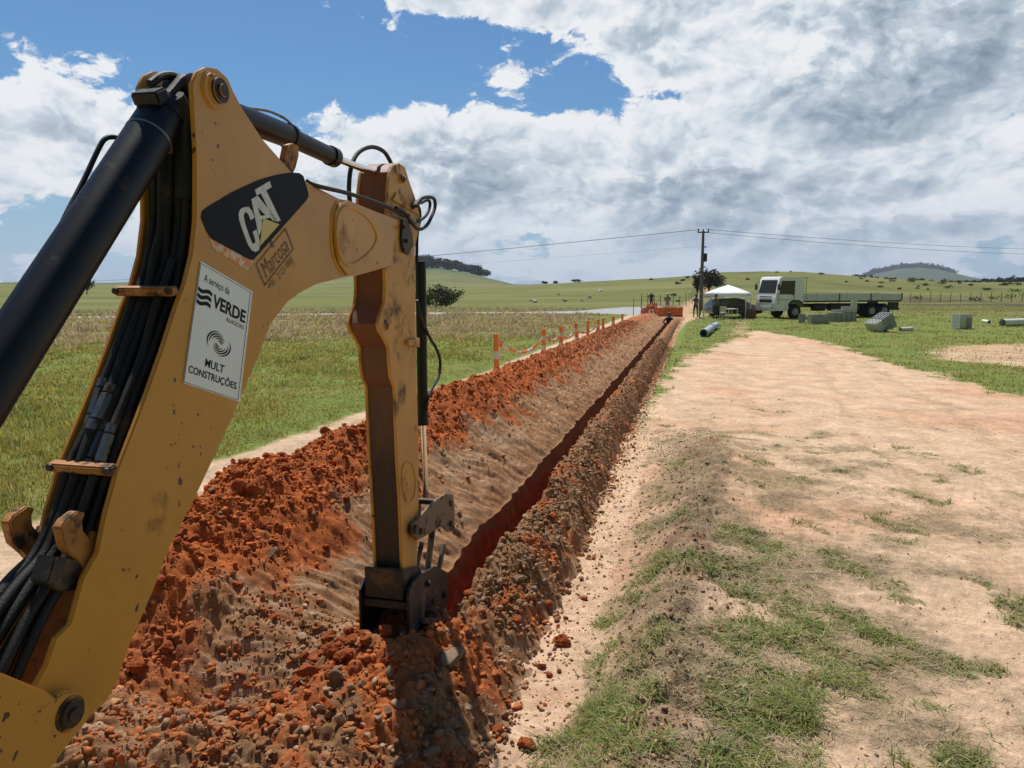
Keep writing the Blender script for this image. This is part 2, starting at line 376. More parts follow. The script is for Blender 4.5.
    rd = sm(poly_d(x, y, upP)+w0(x,y), -.2, .4); c = mixc(c, C3(.52,.33,.2), rd*.9)
    return c
def w0(x, y): return fbm(x*.4, y*.4, 3, 91)*1.2
th = np.concatenate([np.linspace(-math.pi, math.radians(-41), 70)[:-1], np.linspace(math.radians(-41), math.radians(41), 1000), np.linspace(math.radians(41), math.pi, 70)[1:]])
rr = [.4, .8, 1.2, 1.6, 2.0]
while rr[-1] < 4500:
    q = rr[-1]; rr.append(q*(1.0062 if q < 30 else 1.010 if q < 90 else 1.022))
rr = np.array(rr); TH, RR = np.meshgrid(th, rr); X = RR*np.sin(TH); Y = RR*np.cos(TH)
Z = ground_z(X, Y); Ug, Vg = uv(X, Y)
dug = sm(Ug, -4.55, -4.35)*sm(Ug, -1.25, -1.35)*sm(Vg, 2.2, 2.4)*sm(Vg, 57.3, 56.8)
CG = ground_color(X, Y, Z); Z = Z-1.7*dug
Vv = np.stack([X.ravel(), Y.ravel(), Z.ravel()], 1); Vv = np.vstack([Vv, [[0, 0, 0]]]); cc = np.vstack([CG.reshape(-1, 3), [SAND]])
nc = len(th); cap = np.stack([np.full(nc-1, len(Vv)-1), np.arange(1, nc), np.arange(nc-1)], 1)
m_ground = vmat('ground_material', ns=(1.6, 12., 85.), na=.24, bump=1.0, bdist=.02, bs=(14., 80.))
gf = grid_faces(len(rr), nc)[:, ::-1]
tag(link('ground', np_mesh('ground', Vv, [gf, cap[:, ::-1]], m_ground, cc, smooth=True)), kind='structure')

# ------------------------------------------------------------------ dug soil: heap, trench, bank (one surface, three objects)
def soil_z(u, v):
    v = np.asarray(v, float); u = np.asarray(u, float)
    hL = np.interp(v, [2.4, 3.0, 3.5, 4.2, 5.2, 7, 9.5, 14, 25, 42, 54, 56.5], [.0, .12, .42, .70, .82, .86, .85, .78, .62, .48, .36, 0])
    hL = hL*(1+.14*noise(v*.8, 0*v, 101)+.10*noise(v*2.1, 0*v, 102)+.12*fbm(u*1.6, v*1.6, 2, 109))
    toe = -4.75+.15*noise(v*.7, 0*v, 103); uc = -3.50+.13*noise(v*.9, 0*v, 104)+np.interp(v, [4, 30, 56], [.0, .1, .35]); foot = -2.17
    l = np.clip((u-toe)/(uc-toe), 0, 1); r_ = np.clip((u-uc)/(foot-uc), 0, 1)
    zl = hL*(np.sin(l*np.pi/2)**1.1); zr = hL*(1-r_)*(1-.12*np.sin(r_*np.pi))-.10*r_**2*sm(v, 4.4, 5.2)
    rnd = np.exp(-((u-uc)/.22)**2)*hL*.07
    heap = np.where(u < uc, zl, zr)-rnd+.02
    # right bank
    hR = np.interp(v, [2.4, 3.2, 4.5, 6, 9, 20, 45, 56.5], [.22, .30, .36, .36, .34, .32, .26, 0])*(1+.18*noise(v*1.4, 0*v, 106))
    toeR = np.interp(v, [2, 4, 6, 12, 40], [-.98, -1.0, -.98, -1.12, -1.2])+.10*noise(v*1.7, 0*v, 107)+.05*noise(v*5, 0*v, 108)
    cR = np.interp(v, [2, 4.6, 5.5, 30], [-1.75, -1.62, -1.38, -1.48])
    a = np.clip((u-cR)/(toeR-cR), 0, 1); bank = hR*np.cos(a*np.pi/2)**1.1
    b = np.clip((cR-u)/(.45), 0, 1); wideb = np.interp(v, [4.3, 5.0], [0, 1])
    bank = np.where(u < cR, hR*(1-b*.12*wideb), bank)
    # loosened ground in front of the bucket
    nearm = .34*np.exp(-((v-2.75)/.50)**2)*sm(u, -3.9, -2.9)
    fr = np.exp(-((v-3.95)/.45)**2)*np.exp(-((u+2.05)/.30)**2)
    pit = -.20*np.exp(-((v-3.55)/.33)**2)*sm(u, -2.1, -2.6)*sm(u, -4.6, -3.4)
    t = sm(v, 4.75, 4.35)                                   # 1 in the near zone
    k = sm(u, -2.45, -1.85)
    nearz = np.maximum(heap*(1-k), (.10+.12*fr)*(1-k))*(1-k)+bank*k
    near_v = np.maximum(nearz, nearm*(1-k)+bank*k)+pit-.20*np.exp(-((v-4.12)/.22)**2)*np.exp(-((u+1.84)/.26)**4)
    z = np.where(u < -1.86, heap, bank)
    return z*(1-t)+near_v*t
def depth(v): return np.interp(v, [2.4, 4.35, 4.8, 50, 56], [0, 0, 1.15, 1.1, .9])
def rims(v):
    v = np.asarray(v, float)
    l = -2.16+.055*noise(v*.9, 0*v, 111)+.03*noise(v*4, 0*v, 112); r_ = np.interp(v, [4, 7, 11, 30], [-1.50, -1.50, -1.58, -1.60])+.06*noise(v*.9, 0*v, 113)+.035*noise(v*4, 0*v, 114)
    return l, r_
def soil_fine(u, v, side):
    """small relief; side 'l' heap, 'r' bank"""
    if side == 'l':
        t = np.clip((u+3.5)/1.3, 0, 1); dn = sm(t+.25*fbm(u*1.5, v*1.5, 3, 120), .28, .62)
        clod = lumps(u*7, v*7, 121)*.075+lumps(u*17, v*17, 122)*.040+lumps(u*38, v*38, 123)*.018
        streak = .085*fbm(u*1.4+v*.8, (v-u*.55)*6, 4, 125, .6)+.035*fbm(u*4, (v-u*.55)*19, 3, 127)+lumps(u*14, v*14, 129)*.014
        lo = np.interp(v, [3.0, 3.8], [1, 0])
        return clod*(1-dn)+streak*dn+.07*fbm(u*2.2, v*2.2, 3, 131)+lo*.5*clod
    return lumps(u*6, v*6, 141)*.06+lumps(u*15, v*15, 142)*.045+lumps(u*34, v*34, 143)*.022+.05*fbm(u*3, v*3, 3, 144)
def heap_full(u, v):
    l, r_ = rims(v); e = sm(u, -5.0, -4.75); return soil_z(u, v)+soil_fine(u, v, 'l')*e*sm(u, l+.02, l-.1)*sm(v, 57, 54)-.06*(1-e)
def bank_full(u, v):
    l, r_ = rims(v); e = sm(u, -.86, -1.0); return soil_z(u, v)+soil_fine(u, v, 'r')*e*(.35+.65*sm(soil_z(u, v), .02, .12))*sm(v, 57, 54)-.05*(1-e)-.02
RED = C3(.50,.14,.038); RED2 = C3(.34,.09,.028); BRN = C3(.33,.165,.075); GRY = C3(.45,.28,.165); DK = C3(.17,.085,.04)
def soil_color(u, v, side):
    n = fbm(u*1.6, v*1.6, 4, 151); n2 = fbm(u*9, v*9, 4, 153, .6)
    if side == 'l':
        t = np.clip((u+3.5)/1.3, 0, 1)
        redness = sm(.50-t+n*.55+.12*n2, -.06, .18)
        redness = redness*np.interp(v, [3.2, 3.9, 14, 30], [.55, 1, 1, .55])
        c = mixc(np.tile(BRN, (*u.shape, 1)), GRY, sm(fbm(u*2, (v-u*.45)*10, 4, 155), -.15, .35)); c = mixc(c, mixc(np.tile(RED, (*u.shape, 1)), RED2, sm(n2, -.2, .4)), redness)
        c = mixc(c, DK, sm(n2+fbm(u*25, v*25, 2, 157)*.6, .45, .8)*.5)
        low = sm(u, -2.45, -2.2)*(v > 4.4); c = mixc(c, BRN*.9, low*.4)
    else:
        c = mixc(np.tile(BRN*.9, (*u.shape, 1)), GRY*.9, sm(n2, -.1, .5)); c = mixc(c, RED, sm(n+.35*n2+np.interp(v, [2.5, 4.6, 6, 9], [.22, .16, -.02, -.08]), .05, .35)*.9)
        c = mixc(c, DK, sm(n2+fbm(u*25, v*25, 2, 159)*.6, .35, .7)*.6)
        c = mixc(c, SAND, sm(u+.08*n2, -1.05, -.95)*.8)
    return c
vs = [2.35]
while vs[-1] < 57.2: vs.append(vs[-1]*1.0036)
vs = np.array(vs)
m_soil = vmat('dug_soil_material', ns=(6., 60.), na=.22, bump=.8, bdist=.012, bs=(40., 160.))
def soil_obj(name, Uc, Vc, Zc, Cc, lab, cat, kind=None):
    Xc, Yc = xy(Uc, Vc)
    me = np_mesh(name, np.stack([Xc.ravel(), Yc.ravel(), Zc.ravel()], 1), [grid_faces(*Uc.shape)], m_soil, Cc.reshape(-1, 3), smooth=True)
    return tag(link(name, me), lab, cat, kind=kind)
ul, ur = rims(vs)
# heap
s = np.linspace(0, 1, 250)[None, :]; Uc = -5.0*(1-s)+ul[:, None]*s; Vc = vs[:, None]+0*s
Zl = heap_full(Uc, Vc); Cl = soil_color(Uc, Vc, 'l')
soil_obj('soil_heap', Uc, Vc, Zl, Cl, 'long heap of loose red and brown dug earth along the left side of the trench', 'soil heap')
# bank
s = np.linspace(0, 1, 90)[None, :]; Ub = ur[:, None]*(1-s)+-.85*s; Vb = vs[:, None]+0*s
Zb = bank_full(Ub, Vb); Cb = soil_color(Ub, Vb, 'r')
soil_obj('soil_bank', Ub, Vb, Zb, Cb, 'low rubble bank of brown soil along the right side of the trench', 'soil bank')
# trench
nw = 34; cols = 2*nw+22
Ut = np.zeros((len(vs), cols)); Zt = np.zeros_like(Ut); dv = depth(vs)[:, None]; cut = sm(dv, 0, .3)
zrl = Zl[:, -1][:, None]; zrr = Zb[:, 0][:, None]
floor = np.minimum(-dv, 99)
s = np.linspace(0, 1, nw)[None, :]; wl = sm(vs, 4.35, 4.7)[:, None]
Zn = soil_z(np.linspace(0, 1, cols)[None, :]*(ur-ul)[:, None]+ul[:, None], vs[:, None]+np.zeros((1, cols)))
Uflat = np.linspace(0, 1, cols)[None, :]*(ur-ul)[:, None]+ul[:, None]
Zflat = Zn+soil_fine(Uflat, vs[:, None]+0*Uflat, 'r'); Zflat[:, :1] = zrl; Zflat[:, -1:] = zrr
e_ = np.linspace(0, 1, cols)[None, :]; bl = sm(e_, 0, .12)*sm(e_, 1, .88); Zflat = Zflat*bl+(zrl*(1-e_)+zrr*e_)*(1-bl)
Zt[:, :nw] = zrl*(1-s)+floor*s; Ut[:, :nw] = ul[:, None]+.07*s+(.05*fbm(vs[:, None]*4, Zt[:, :nw]*5, 5, 161, .6)+.03*lumps(vs[:, None]*9, Zt[:, :nw]*9, 162))*np.sin(s*np.pi)**.5
s3 = s[:, ::-1]; Zt[:, -nw:] = zrr*(1-s3)+floor*s3; Ut[:, -nw:] = ur[:, None]-.07*s3+.025*fbm(vs[:, None]*5, Zt[:, -nw:]*9, 4, 163)*np.sin(s3*np.pi)
sf = np.linspace(0, 1, 24)[None, 1:-1]; Ut[:, nw:-nw] = Ut[:, nw-1:nw]*(1-sf)+Ut[:, -nw:-nw+1]*sf
Zt[:, nw:-nw] = floor+.04*fbm(Ut[:, nw:-nw]*6, vs[:, None]*6, 3, 165)*np.sin(sf*np.pi)
Ut = Uflat*(1-wl)+Ut*wl; Zt = Zflat*(1-wl)+Zt*wl; Vt = vs[:, None]+0*Ut
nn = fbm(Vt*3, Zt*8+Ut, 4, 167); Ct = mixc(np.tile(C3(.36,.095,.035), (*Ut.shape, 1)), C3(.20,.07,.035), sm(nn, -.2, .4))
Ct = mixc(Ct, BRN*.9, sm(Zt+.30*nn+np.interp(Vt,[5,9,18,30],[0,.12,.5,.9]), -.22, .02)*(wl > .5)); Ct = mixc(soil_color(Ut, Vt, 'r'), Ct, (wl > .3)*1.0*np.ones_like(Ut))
soil_obj('trench', Ut, Vt, Zt, Ct, None, None, kind='structure')
SOILMATS = m_soil
def surf_z(u, v):
    u = np.asarray(u, float); v = np.asarray(v, float); l, r_ = rims(v); x, y = xy(u, v)
    g = ground_z(x, y)
    z = np.where(u < l, heap_full(u, v), np.where(u > r_, bank_full(u, v), np.where(v < 4.5, soil_z(u, v)+soil_fine(u, v, 'r'), -1.1)))
    out = (u < -5.0) | (u > -.85) | (v < 2.35) | (v > 57)
    return np.where(out, g, np.maximum(z, np.where((u < -4.4) | (u > -1.3), g, -9)))

# ------------------------------------------------------------------ shapes
class MB:
    def __init__(s): s.V = []; s.Fc = []; s.mi = []
    def add(s, V, Fc, mi=0):
        o = len(s.V); s.V += [tuple(p) for p in V]; s.Fc += [tuple(i+o for i in f) for f in Fc]; s.mi += [mi]*len(Fc); return s
    def box(s, c, d, rz=0, mi=0, tilt=None):
        x, y, z = d[0]/2, d[1]/2, d[2]/2
        P = [Vector((a*x, b*y, e*z)) for a in (-1, 1) for b in (-1, 1) for e in (-1, 1)]
        m = Matrix.Rotation(rz, 3, 'Z')
        if tilt is not None: m = m @ tilt
        return s.add([m @ p+Vector(c) for p in P], [(0,1,3,2), (4,6,7,5), (0,4,5,1), (2,3,7,6), (0,2,6,4), (1,5,7,3)], mi)
    def cyl(s, p, q, r, r2=None, n=20, mi=0, cap=True):
        p, q = Vector(p), Vector(q); r2 = r if r2 is None else r2; d = (q-p).normalized()
        a = d.orthogonal().normalized(); b = d.cross(a)
        P = [p+(a*math.cos(t)+b*math.sin(t))*r for t in [2*math.pi*k/n for k in range(n)]]+[q+(a*math.cos(t)+b*math.sin(t))*r2 for t in [2*math.pi*k/n for k in range(n)]]
        Fc = [(k, (k+1) % n, n+(k+1) % n, n+k) for k in range(n)]
        if cap: Fc += [tuple(range(n))[::-1], tuple(range(n, 2*n))]
        return s.add(P, Fc, mi)
    def tube(s, pts, r, n=10, mi=0, closed=False, sub=6):
        pts = [Vector(p) for p in pts]; m = len(pts); out = []; rs = []
        rr_ = r if isinstance(r, (list, tuple)) else [r]*m
        rng = range(m) if closed else range(m-1)
        for i in rng:
            g = (lambda k: pts[k % m]) if closed else (lambda k: pts[max(0, min(m-1, k))])
            p0, p1, p2, p3 = g(i-1), g(i), g(i+1), g(i+2)
            for k in range(sub):
                t = k/sub
                out.append(.5*((2*p1)+(p2-p0)*t+(2*p0-5*p1+4*p2-p3)*t*t+(3*p1-p0-3*p2+p3)*t**3)); rs.append(rr_[i % m]*(1-t)+rr_[(i+1) % m]*t)
        if not closed: out.append(pts[-1]); rs.append(rr_[-1])
        M_ = len(out); V = []; prev = None
        for i, p in enumerate(out):
            d = ((out[(i+1) % M_] if closed or i < M_-1 else p)-(out[i-1] if closed or i > 0 else p))
            d = d.normalized() if d.length > 1e-9 else Vector((0, 0, 1))
            a = (d.orthogonal() if prev is None else prev-d*prev.dot(d)).normalized(); prev = a; b = d.cross(a)
            V += [p+(a*math.cos(2*math.pi*k/n)+b*math.sin(2*math.pi*k/n))*rs[i] for k in range(n)]
        Fc = []
        for i in range(M_ if closed else M_-1):
            j = (i+1) % M_
            Fc += [(i*n+k, i*n+(k+1) % n, j*n+(k+1) % n, j*n+k) for k in range(n)]
        if not closed: Fc += [tuple(range(n))[::-1], tuple(range((M_-1)*n, M_*n))]
        return s.add(V, Fc, mi)
    def prism(s, A_, B_, mi=0):                 # two matching outlines
        n = len(A_); return s.add(list(A_)+list(B_), [tuple(range(n))[::-1], tuple(range(n, 2*n))]+[(k, (k+1) % n, n+(k+1) % n, n+k) for k in range(n)], mi)
    def sheet(s, rows, th, mi=0):               # strip of point pairs with thickness along its normal
        return s
    def build(s, name, mats, parent=None, bevel=0, smooth=True, org=None, segs=2):
        bm = bmesh.new(); vs_ = [bm.verts.new(v) for v in s.V]
        for f, mi in zip(s.Fc, s.mi):
            try: fc = bm.faces.new([vs_[i] for i in f]); fc.material_index = mi
            except ValueError: pass
        bmesh.ops.recalc_face_normals(bm, faces=bm.faces)
        if bevel:
            es = [e for e in bm.edges if len(e.link_faces) == 2 and e.calc_face_angle(0) > .7]
            bmesh.ops.bevel(bm, geom=es, offset=bevel, segments=segs, affect='EDGES', clamp_overlap=True)
        bmesh.ops.triangulate(bm, faces=[f for f in bm.faces if len(f.verts) > 4])
        if smooth:
            for f in bm.faces: f.smooth = True
            for e in bm.edges:
                if len(e.link_faces) == 2 and e.calc_face_angle(0) > .6: e.smooth = False
        if org is None and parent is not None:
            pp = parent; org = Vector((0, 0, 0))
            while pp is not None: org = org+pp.location; pp = pp.parent
        if org is not None: bmesh.ops.translate(bm, verts=bm.verts, vec=-Vector(org))
        me = bpy.data.meshes.new(name); bm.to_mesh(me); bm.free()
        for m in (mats if isinstance(mats, (list, tuple)) else [mats]): me.materials.append(m)
        return link(name, me, parent)

# ------------------------------------------------------------------ the digging arm
YEL = mat('yellow_machine_paint', (.62,.285,.035), .42, noise_s=3, noise_a=.10, dirt=(.20,.085,.03), dirt_s=3.2, dirt_t=.60, bump=.12, bump_s=60, coat=.1, chips=(.07,.035,.02))
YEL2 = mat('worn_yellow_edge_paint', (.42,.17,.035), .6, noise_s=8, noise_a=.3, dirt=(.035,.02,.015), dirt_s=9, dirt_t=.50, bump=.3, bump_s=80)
BLK = mat('black_cylinder_paint', (.006,.007,.011), .42, noise_s=5, noise_a=.3, dirt=(.05,.04,.035), dirt_s=6, dirt_t=.6, bump=.06, bump_s=60, spec=.35)
RUB = mat('black_hose_rubber', (.008,.0075,.0075), .6, dirt=(.075,.052,.036), dirt_s=5, dirt_t=.53, bump=.4, bump_s=150)
STL = mat('steel_fitting', (.20,.20,.20), .42, .9, noise_s=20, noise_a=.3, dirt=(.08,.05,.03), dirt_s=20, dirt_t=.5)
CHR = mat('chrome_rod', (.8,.78,.74), .12, 1)
PIN = mat('greasy_pin_steel', (.055,.04,.032), .55, .4, noise_s=20, noise_a=.5, bump=.4, bump_s=70)
BKT = mat('bucket_black_steel', (.035,.032,.034), .5, .3, noise_s=6, noise_a=.4, dirt=(.20,.12,.07), dirt_s=6, dirt_t=.52, bump=.4, bump_s=50)
WHT = mat('white_decal', (.88,.92,.97), .5, noise_s=6, noise_a=.03, dirt=(.70,.73,.75), dirt_s=7, dirt_t=.6)
INK = mat('black_decal', (.006,.007,.016), .6, noise_s=20, noise_a=.2, spec=.2)
DYL = mat('pale_yellow_decal', (.72,.55,.18), .5); DOR = mat('faded_orange_decal', (.78,.62,.48), .6, dirt=(.75,.28,.10), dirt_s=28, dirt_t=.42)
def P3(v, z, w=0.0):
    x, y = xy(U0+w, v); return Vector((x, y, z))
def PP(px, py, w=0.0, dw=None):
    v, z = pl(px, py, w); return P3(v, z, w if dw is None else dw)
def pris(name, pts, w_ref, wa, wb, m, parent, bevel=.004):
    q = [pl(px, py, w_ref) for px, py in pts]
    return MB().prism([P3(v, z, wa) for v, z in q], [P3(v, z, wb) for v, z in q]).build(name, m, parent, bevel)
vf, zf = pl(67, 713, 0.0); base = P3(vf, zf, -.12)
ARM = empty('backhoe_arm', base, 'yellow backhoe boom and stick with black cylinders and hoses, digging in the trench', 'backhoe')
outline = [(193,100),(192,84),(197,72),(207,67),(218,69),(228,78),(233,90),(242,107),(262,138),(291,171),(309,183),(332,195),(340,199),(346,200),(375,212),(397,220),(403,236),(403,252),(397,263),
 (375,270),(354,275),(337,279),(317,284),(300,293),(288,302),(271,324),(257,361),(244,391),(233,416),(217,452),(193,503),(169,550),(154,590),(133,638),(117,682),(108,700),(96,712),(83,722),(72,730),(58,726),(50,712),(46,700),(33,690),
 (47,665),(56,638),(71,623),(83,579),(98,552),(105,517),(118,469),(135,425),(149,388),(162,351),(176,307),(185,283),(192,255),(196,219),(196,152)]
BO = [pl(a, b, 0) for a, b in outline]
boom = MB().prism([P3(v, z, 0) for v, z in BO], [P3(v, z, -.018) for v, z in BO]).build('boom', YEL, ARM, .004)
MB().prism([P3(v, z, -.217) for v, z in BO], [P3(v, z, -.235) for v, z in BO]).build('boom_plate', YEL, boom, .004)
inn = [(205,190),(240,130),(262,150),(290,181),(309,190),(332,203),(346,206),(390,226),(396,240),(390,256),(354,268),(317,277),(296,286),(280,300),(262,325),(249,361),(236,391),(225,416),(210,450),(186,500),(161,550),(146,590),(125,638),(110,680),(95,700),(80,712),
 (62,700),(74,680),(84,650),(100,600),(112,560),(122,530),(134,480),(149,435),(163,398),(176,361),(189,317),(199,290),(205,255)]
IN = [pl(a, b, 0) for a, b in inn]
MB().prism([P3(v, z, -.018) for v, z in IN], [P3(v, z, -.217) for v, z in IN]).build('boom_web', YEL2, boom, .002)
# bosses and pins at apex and foot
def ringpin(px, py, w, rad, name='pin', parent=ARM, out=.03, mats=(YEL, PIN)):
    v, z = pl(px, py, w); s = 1 if w > -.1 else -1
    b = MB(); b.cyl(P3(v, z, w-.02*s), P3(v, z, w+out*.45*s), rad*1.45, rad*1.38, 32, 0)
    b.cyl(P3(v, z, w), P3(v, z, w+out*.8*s), rad*1.12, rad*1.08, 32, 1); b.cyl(P3(v, z, w), P3(v, z, w+out*1.15*s), rad*.62, rad*.55, 28, 1)
    return b.build(name, list(mats), parent, .002)
ringpin(216, 91, 0, .042); 
v0, z0 = pl(213, 91, 0)
for side in (0, 1):
    b = MB(); wv = -.235 if side else 0.0
    b.cyl(P3(v0, z0, wv-.012), P3(v0, z0, wv+(.0 if side else .01)), .070, .066, 36); b.build('boss', YEL, boom, .006)
MB().cyl(P3(v0, z0, -.26), P3(v0, z0, .005), .03, n=24).build('pivot_pin', PIN, ARM)
ringpin(67, 713, .035, .036, mats=(YEL2, PIN))
# boom cylinder
a = PP(148, 138, -.1175); b_ = PP(0, 368, -.1175); d = (b_-a).normalized()
cy = MB().cyl(a-d*.16, b_+d*.75, .076, n=40).build('boom_cylinder', BLK, ARM, .004)
MB().cyl(a-d*.005, a+d*.003, .0775, n=40).build('cylinder_ring', mat('scuffed_ring_steel', (.22,.22,.22), .4, .7), cy, .001)
MB().cyl(a-d*.165, a-d*.10, .079, .079, n=40).build('cylinder_gland', BLK, cy, .004)
pinp = P3(v0, z0, -.1175); MB().cyl(a-d*.14, pinp-d*.0, .045, n=24).cyl(P3(v0, z0, -.165), P3(v0, z0, -.07), .065, n=28).build('rod_eye', BLK, cy, .004)
side_ = (P3(0, 0, -1)-P3(0, 0, 0)).normalized()
MB().box(PP(150, 97, -.11)+Vector((0, 0, .0)), (.105, .06, .045), rz=-A, tilt=Matrix.Rotation(.5, 3, 'X')).build('port_block', BLK, cy, .006)
# steel pipe running beside the cylinder
MB().tube([PP(122,140,-.19), PP(114,137,-.20), PP(105,139,-.21), PP(98,150,-.215), PP(84,180,-.22), PP(66,215,-.22), PP(50,250,-.22), PP(0,352,-.22)], .0085, 12).build('oil_pipe', RUB, ARM)
for k, pts in enumerate([[(160,104),(172,92),(183,80),(192,84),(196,100)], [(146,112),(166,100),(180,92),(194,104),(200,140)], [(150,84),(162,76),(176,77),(190,88),(198,120)], [(158,120),(172,108),(184,112),(190,140),(192,200)]]):
    MB().tube([PP(a_, c_, -.09-.02*k) for a_, c_ in pts], .019-.002*k, 10).build('hydraulic_hose', RUB, ARM)
MB().tube([PP(176,96,-.06), PP(182,110,-.06), PP(186,150,-.06), PP(186,200,-.06)], .028, 12).build('hose_sleeve', RUB, ARM)
# hoses in the channel on the back of the boom
back = [(196,110),(196,152),(196,219),(191,260),(183,287),(176,307),(162,351),(149,388),(135,425),(118,469),(105,517),(96,555),(83,582),(70,615),(60,650),(52,690)]
BK = [pl(a_, c_, 0) for a_, c_ in back]
def lane(w, off, wob, seed, start=0, end=None, leave=.0):
    rnd = random.Random(seed); out = []; n_ = len(BK)
    for i, (v, z) in enumerate(BK[start:end]):
        k = i+start; lv = max(0, (k-9)/6)**1.6
        out.append(P3(v+off+wob*rnd.uniform(-1, 1)-leave*lv, z+.03*lv, w+wob*.5*rnd.uniform(-1, 1)))
    return out
for i, (w, off, r_, lv, st) in enumerate([(-.195,.030,.0165,.28,0), (-.160,.035,.0165,.24,0), (-.128,.018,.019,.18,1), (-.092,.03,.016,.13,0), (-.060,.028,.0155,.10,1), (-.145,.0,.017,.24,0), (-.110,.045,.015,.14,0), (-.175,.0,.015,.27,2), (-.075,.0,.0145,.12,3)]):
    h = MB().tube(lane(w, off, .007, i, st, None, lv), r_, 12).build('hydraulic_hose', RUB, ARM)
    if i in (1, 2, 5, 7, 8):
        q = lane(w, off, .007, i, 0, None, lv); k = 8; k -= (i in (5, 7)); p = q[k].lerp(q[k+1], .3+.13*(i % 3)); e = (q[k+1]-q[k]).normalized()
        MB().cyl(p-e*.045, p+e*.045, r_*1.32, n=6).cyl(p-e*.08, p-e*.05, r_*1.2, n=18).cyl(p+e*.05, p+e*.085, r_*1.18, n=18).build('hose_fitting', STL, h, .001)
for k, px_, py_ in ((0, 118, 469), (1, 178, 291)):
    v, z = pl(px_, py_, 0); c = P3(v+.005, z, -.118); dirn = Vector((0, 0, 1))
    cb = MB().box(c-Vector((SA, CA, 0))*.018, (.235, .035, .030), rz=-A, tilt=Matrix.Rotation(.25, 3, 'X')).build('hose_clamp', YEL2, ARM, .005)
    for sx in (-.105, .105): 
        q = c+Vector((CA, -SA, 0))*sx-Vector((SA, CA, 0))*.030; MB().cyl(q, q-Vector((SA, CA, 0))*.014, .012, n=6).build('bolt', PIN, cb)
for wv in (-.03, -.215):
    pris('lock_hook', [(61,528),(66,520),(78,511),(86,513),(83,521),(84,531),(91,540),(96,530),(100,545),(90,575),(78,560),(66,549)], -.03, wv, wv-.035, YEL2, ARM, .004)
pris('bracket', [(46,582),(54,556),(82,560),(76,590),(60,592)], -.04, -.035, -.10, BKT, ARM, .004)
# swing casting at the foot of the boom
for wv, wb in ((.012, .045), (-.247, -.28)):
    pts = [(-90,640),(0,673),(44,691),(52,697),(60,691),(72,689),(82,696),(88,706),(86,718),(76,730),(62,748),(47,768),(20,800),(-20,860),(-140,900)]
    q = [pl(x_, y_, .03) for x_, y_ in pts]
    MB().prism([P3(v, z, wv) for v, z in q], [P3(v, z, wb) for v, z in q]).build('swing_frame', YEL, ARM, .006)
MB().cyl(P3(vf, zf, -.28), P3(vf, zf, .04), .034, n=24).build('pivot_pin', PIN, ARM)
# stick cylinder on top of the boom
W2 = -.1175
c0, c1, c2, c3 = PP(236, 116, W2), PP(290, 137, W2), PP(333, 157, W2), PP(387, 178, W2)
sc_ = MB().cyl(c0-(c1-c0)*.4, c1, .052, n=32).cyl(c1-(c2-c1)*.3, c2, .043, n=32).cyl(c2-(c2-c1)*.10, c2+(c2-c1)*.04, .050, n=32).build('stick_cylinder', BLK, ARM, .003)
MB().cyl(c2, c3, .019, n=24).build('cylinder_rod', CHR, sc_)
MB().cyl(c3-(c3-c2)*.12, c3+(c3-c2)*.1, .036, n=20).cyl(c3+side_*.07, c3-side_*.07, .04, n=20).build('rod_eye', BLK, sc_, .003)
MB().cyl(c1-(c1-c0)*.06, c1+(c2-c1)*.02, .057, n=32).build('cylinder_band', BLK, sc_, .003)
MB().tube([PP(248,108,-.10), PP(268,111,-.10), PP(284,118,-.10), PP(291,124,-.10)], .006, 8).build('grease_pipe', STL, sc_)
pris('bracket', [(285,170),(290,145),(296,143),(301,146),(301,156),(298,168),(294,176)], 0, -.01, -.04, YEL2, ARM, .003)
pris('bracket', [(285,170),(290,145),(296,143),(301,146),(301,156),(298,168),(294,176)], 0, -.19, -.22, YEL2, ARM, .003)
# boom end casting
pris('end_boss', [(332,225),(333,212),(338,203),(346,200),(375,212),(397,220),(403,236),(403,252),(397,263),(375,270),(354,276),(345,275),(337,264),(333,245)], 0, .001, .013, YEL, boom, .005)
MB().tube([PP(x_, y_, .013) for x_, y_ in [(345,207),(356,210),(368,219),(375,231),(376,240),(371,250),(360,260),(350,265),(343,262),(338,250),(336,232),(338,215)]], .0075, 8, closed=True).build('cast_rim', YEL, boom)
MB().tube([PP(x_, y_, .0) for x_, y_ in [(337,202),(332,212),(331,228),(331,245),(335,262),(342,274)]], .008, 8).build('weld_bead', YEL, boom)
# stick
so_ = [(390,172),(393,166),(399,163),(405,167),(409,180),(415,197),(420,215),(420,226),(417,238),(415,248),(415,300),(416,340),(417,400),(418.5,440),(419,500),(417,560),(413,585),(405,592),(403,583),
 (401.5,540),(400,500),(397.5,460),(396,420),(395,388),(391,377),(389.5,362),(389,348),(384,338),(379.5,331),(378,324),(380,315),(384.5,303),(385.5,290),(385,270),(386,230),(388,190)]
SO = [pl(a_, c_, -.02) for a_, c_ in so_]
STK = mat('stick_paint', (.62,.30,.06), .5, noise_s=4, noise_a=.15, dirt=(.17,.09,.05), dirt_s=4.5, dirt_t=.52, bump=.2, bump_s=60, chips=(.04,.025,.02))
stick = MB().prism([P3(v, z, -.02) for v, z in SO], [P3(v, z, -.038) for v, z in SO]).build('stick', STK, ARM, .003)
MB().prism([P3(v, z, -.20) for v, z in SO], [P3(v, z, -.218) for v, z in SO]).build('stick_plate', STK, stick, .003)
def insv(P, k):                                 # front edge points pushed in
    return [(v+(k if i >= 18 else (-.01 if 8 < i < 16 else 0)), z) for i, (v, z) in enumerate(P)]
FRT = bpy.data.materials.new('scraped_stick_front'); FRT.use_nodes = True
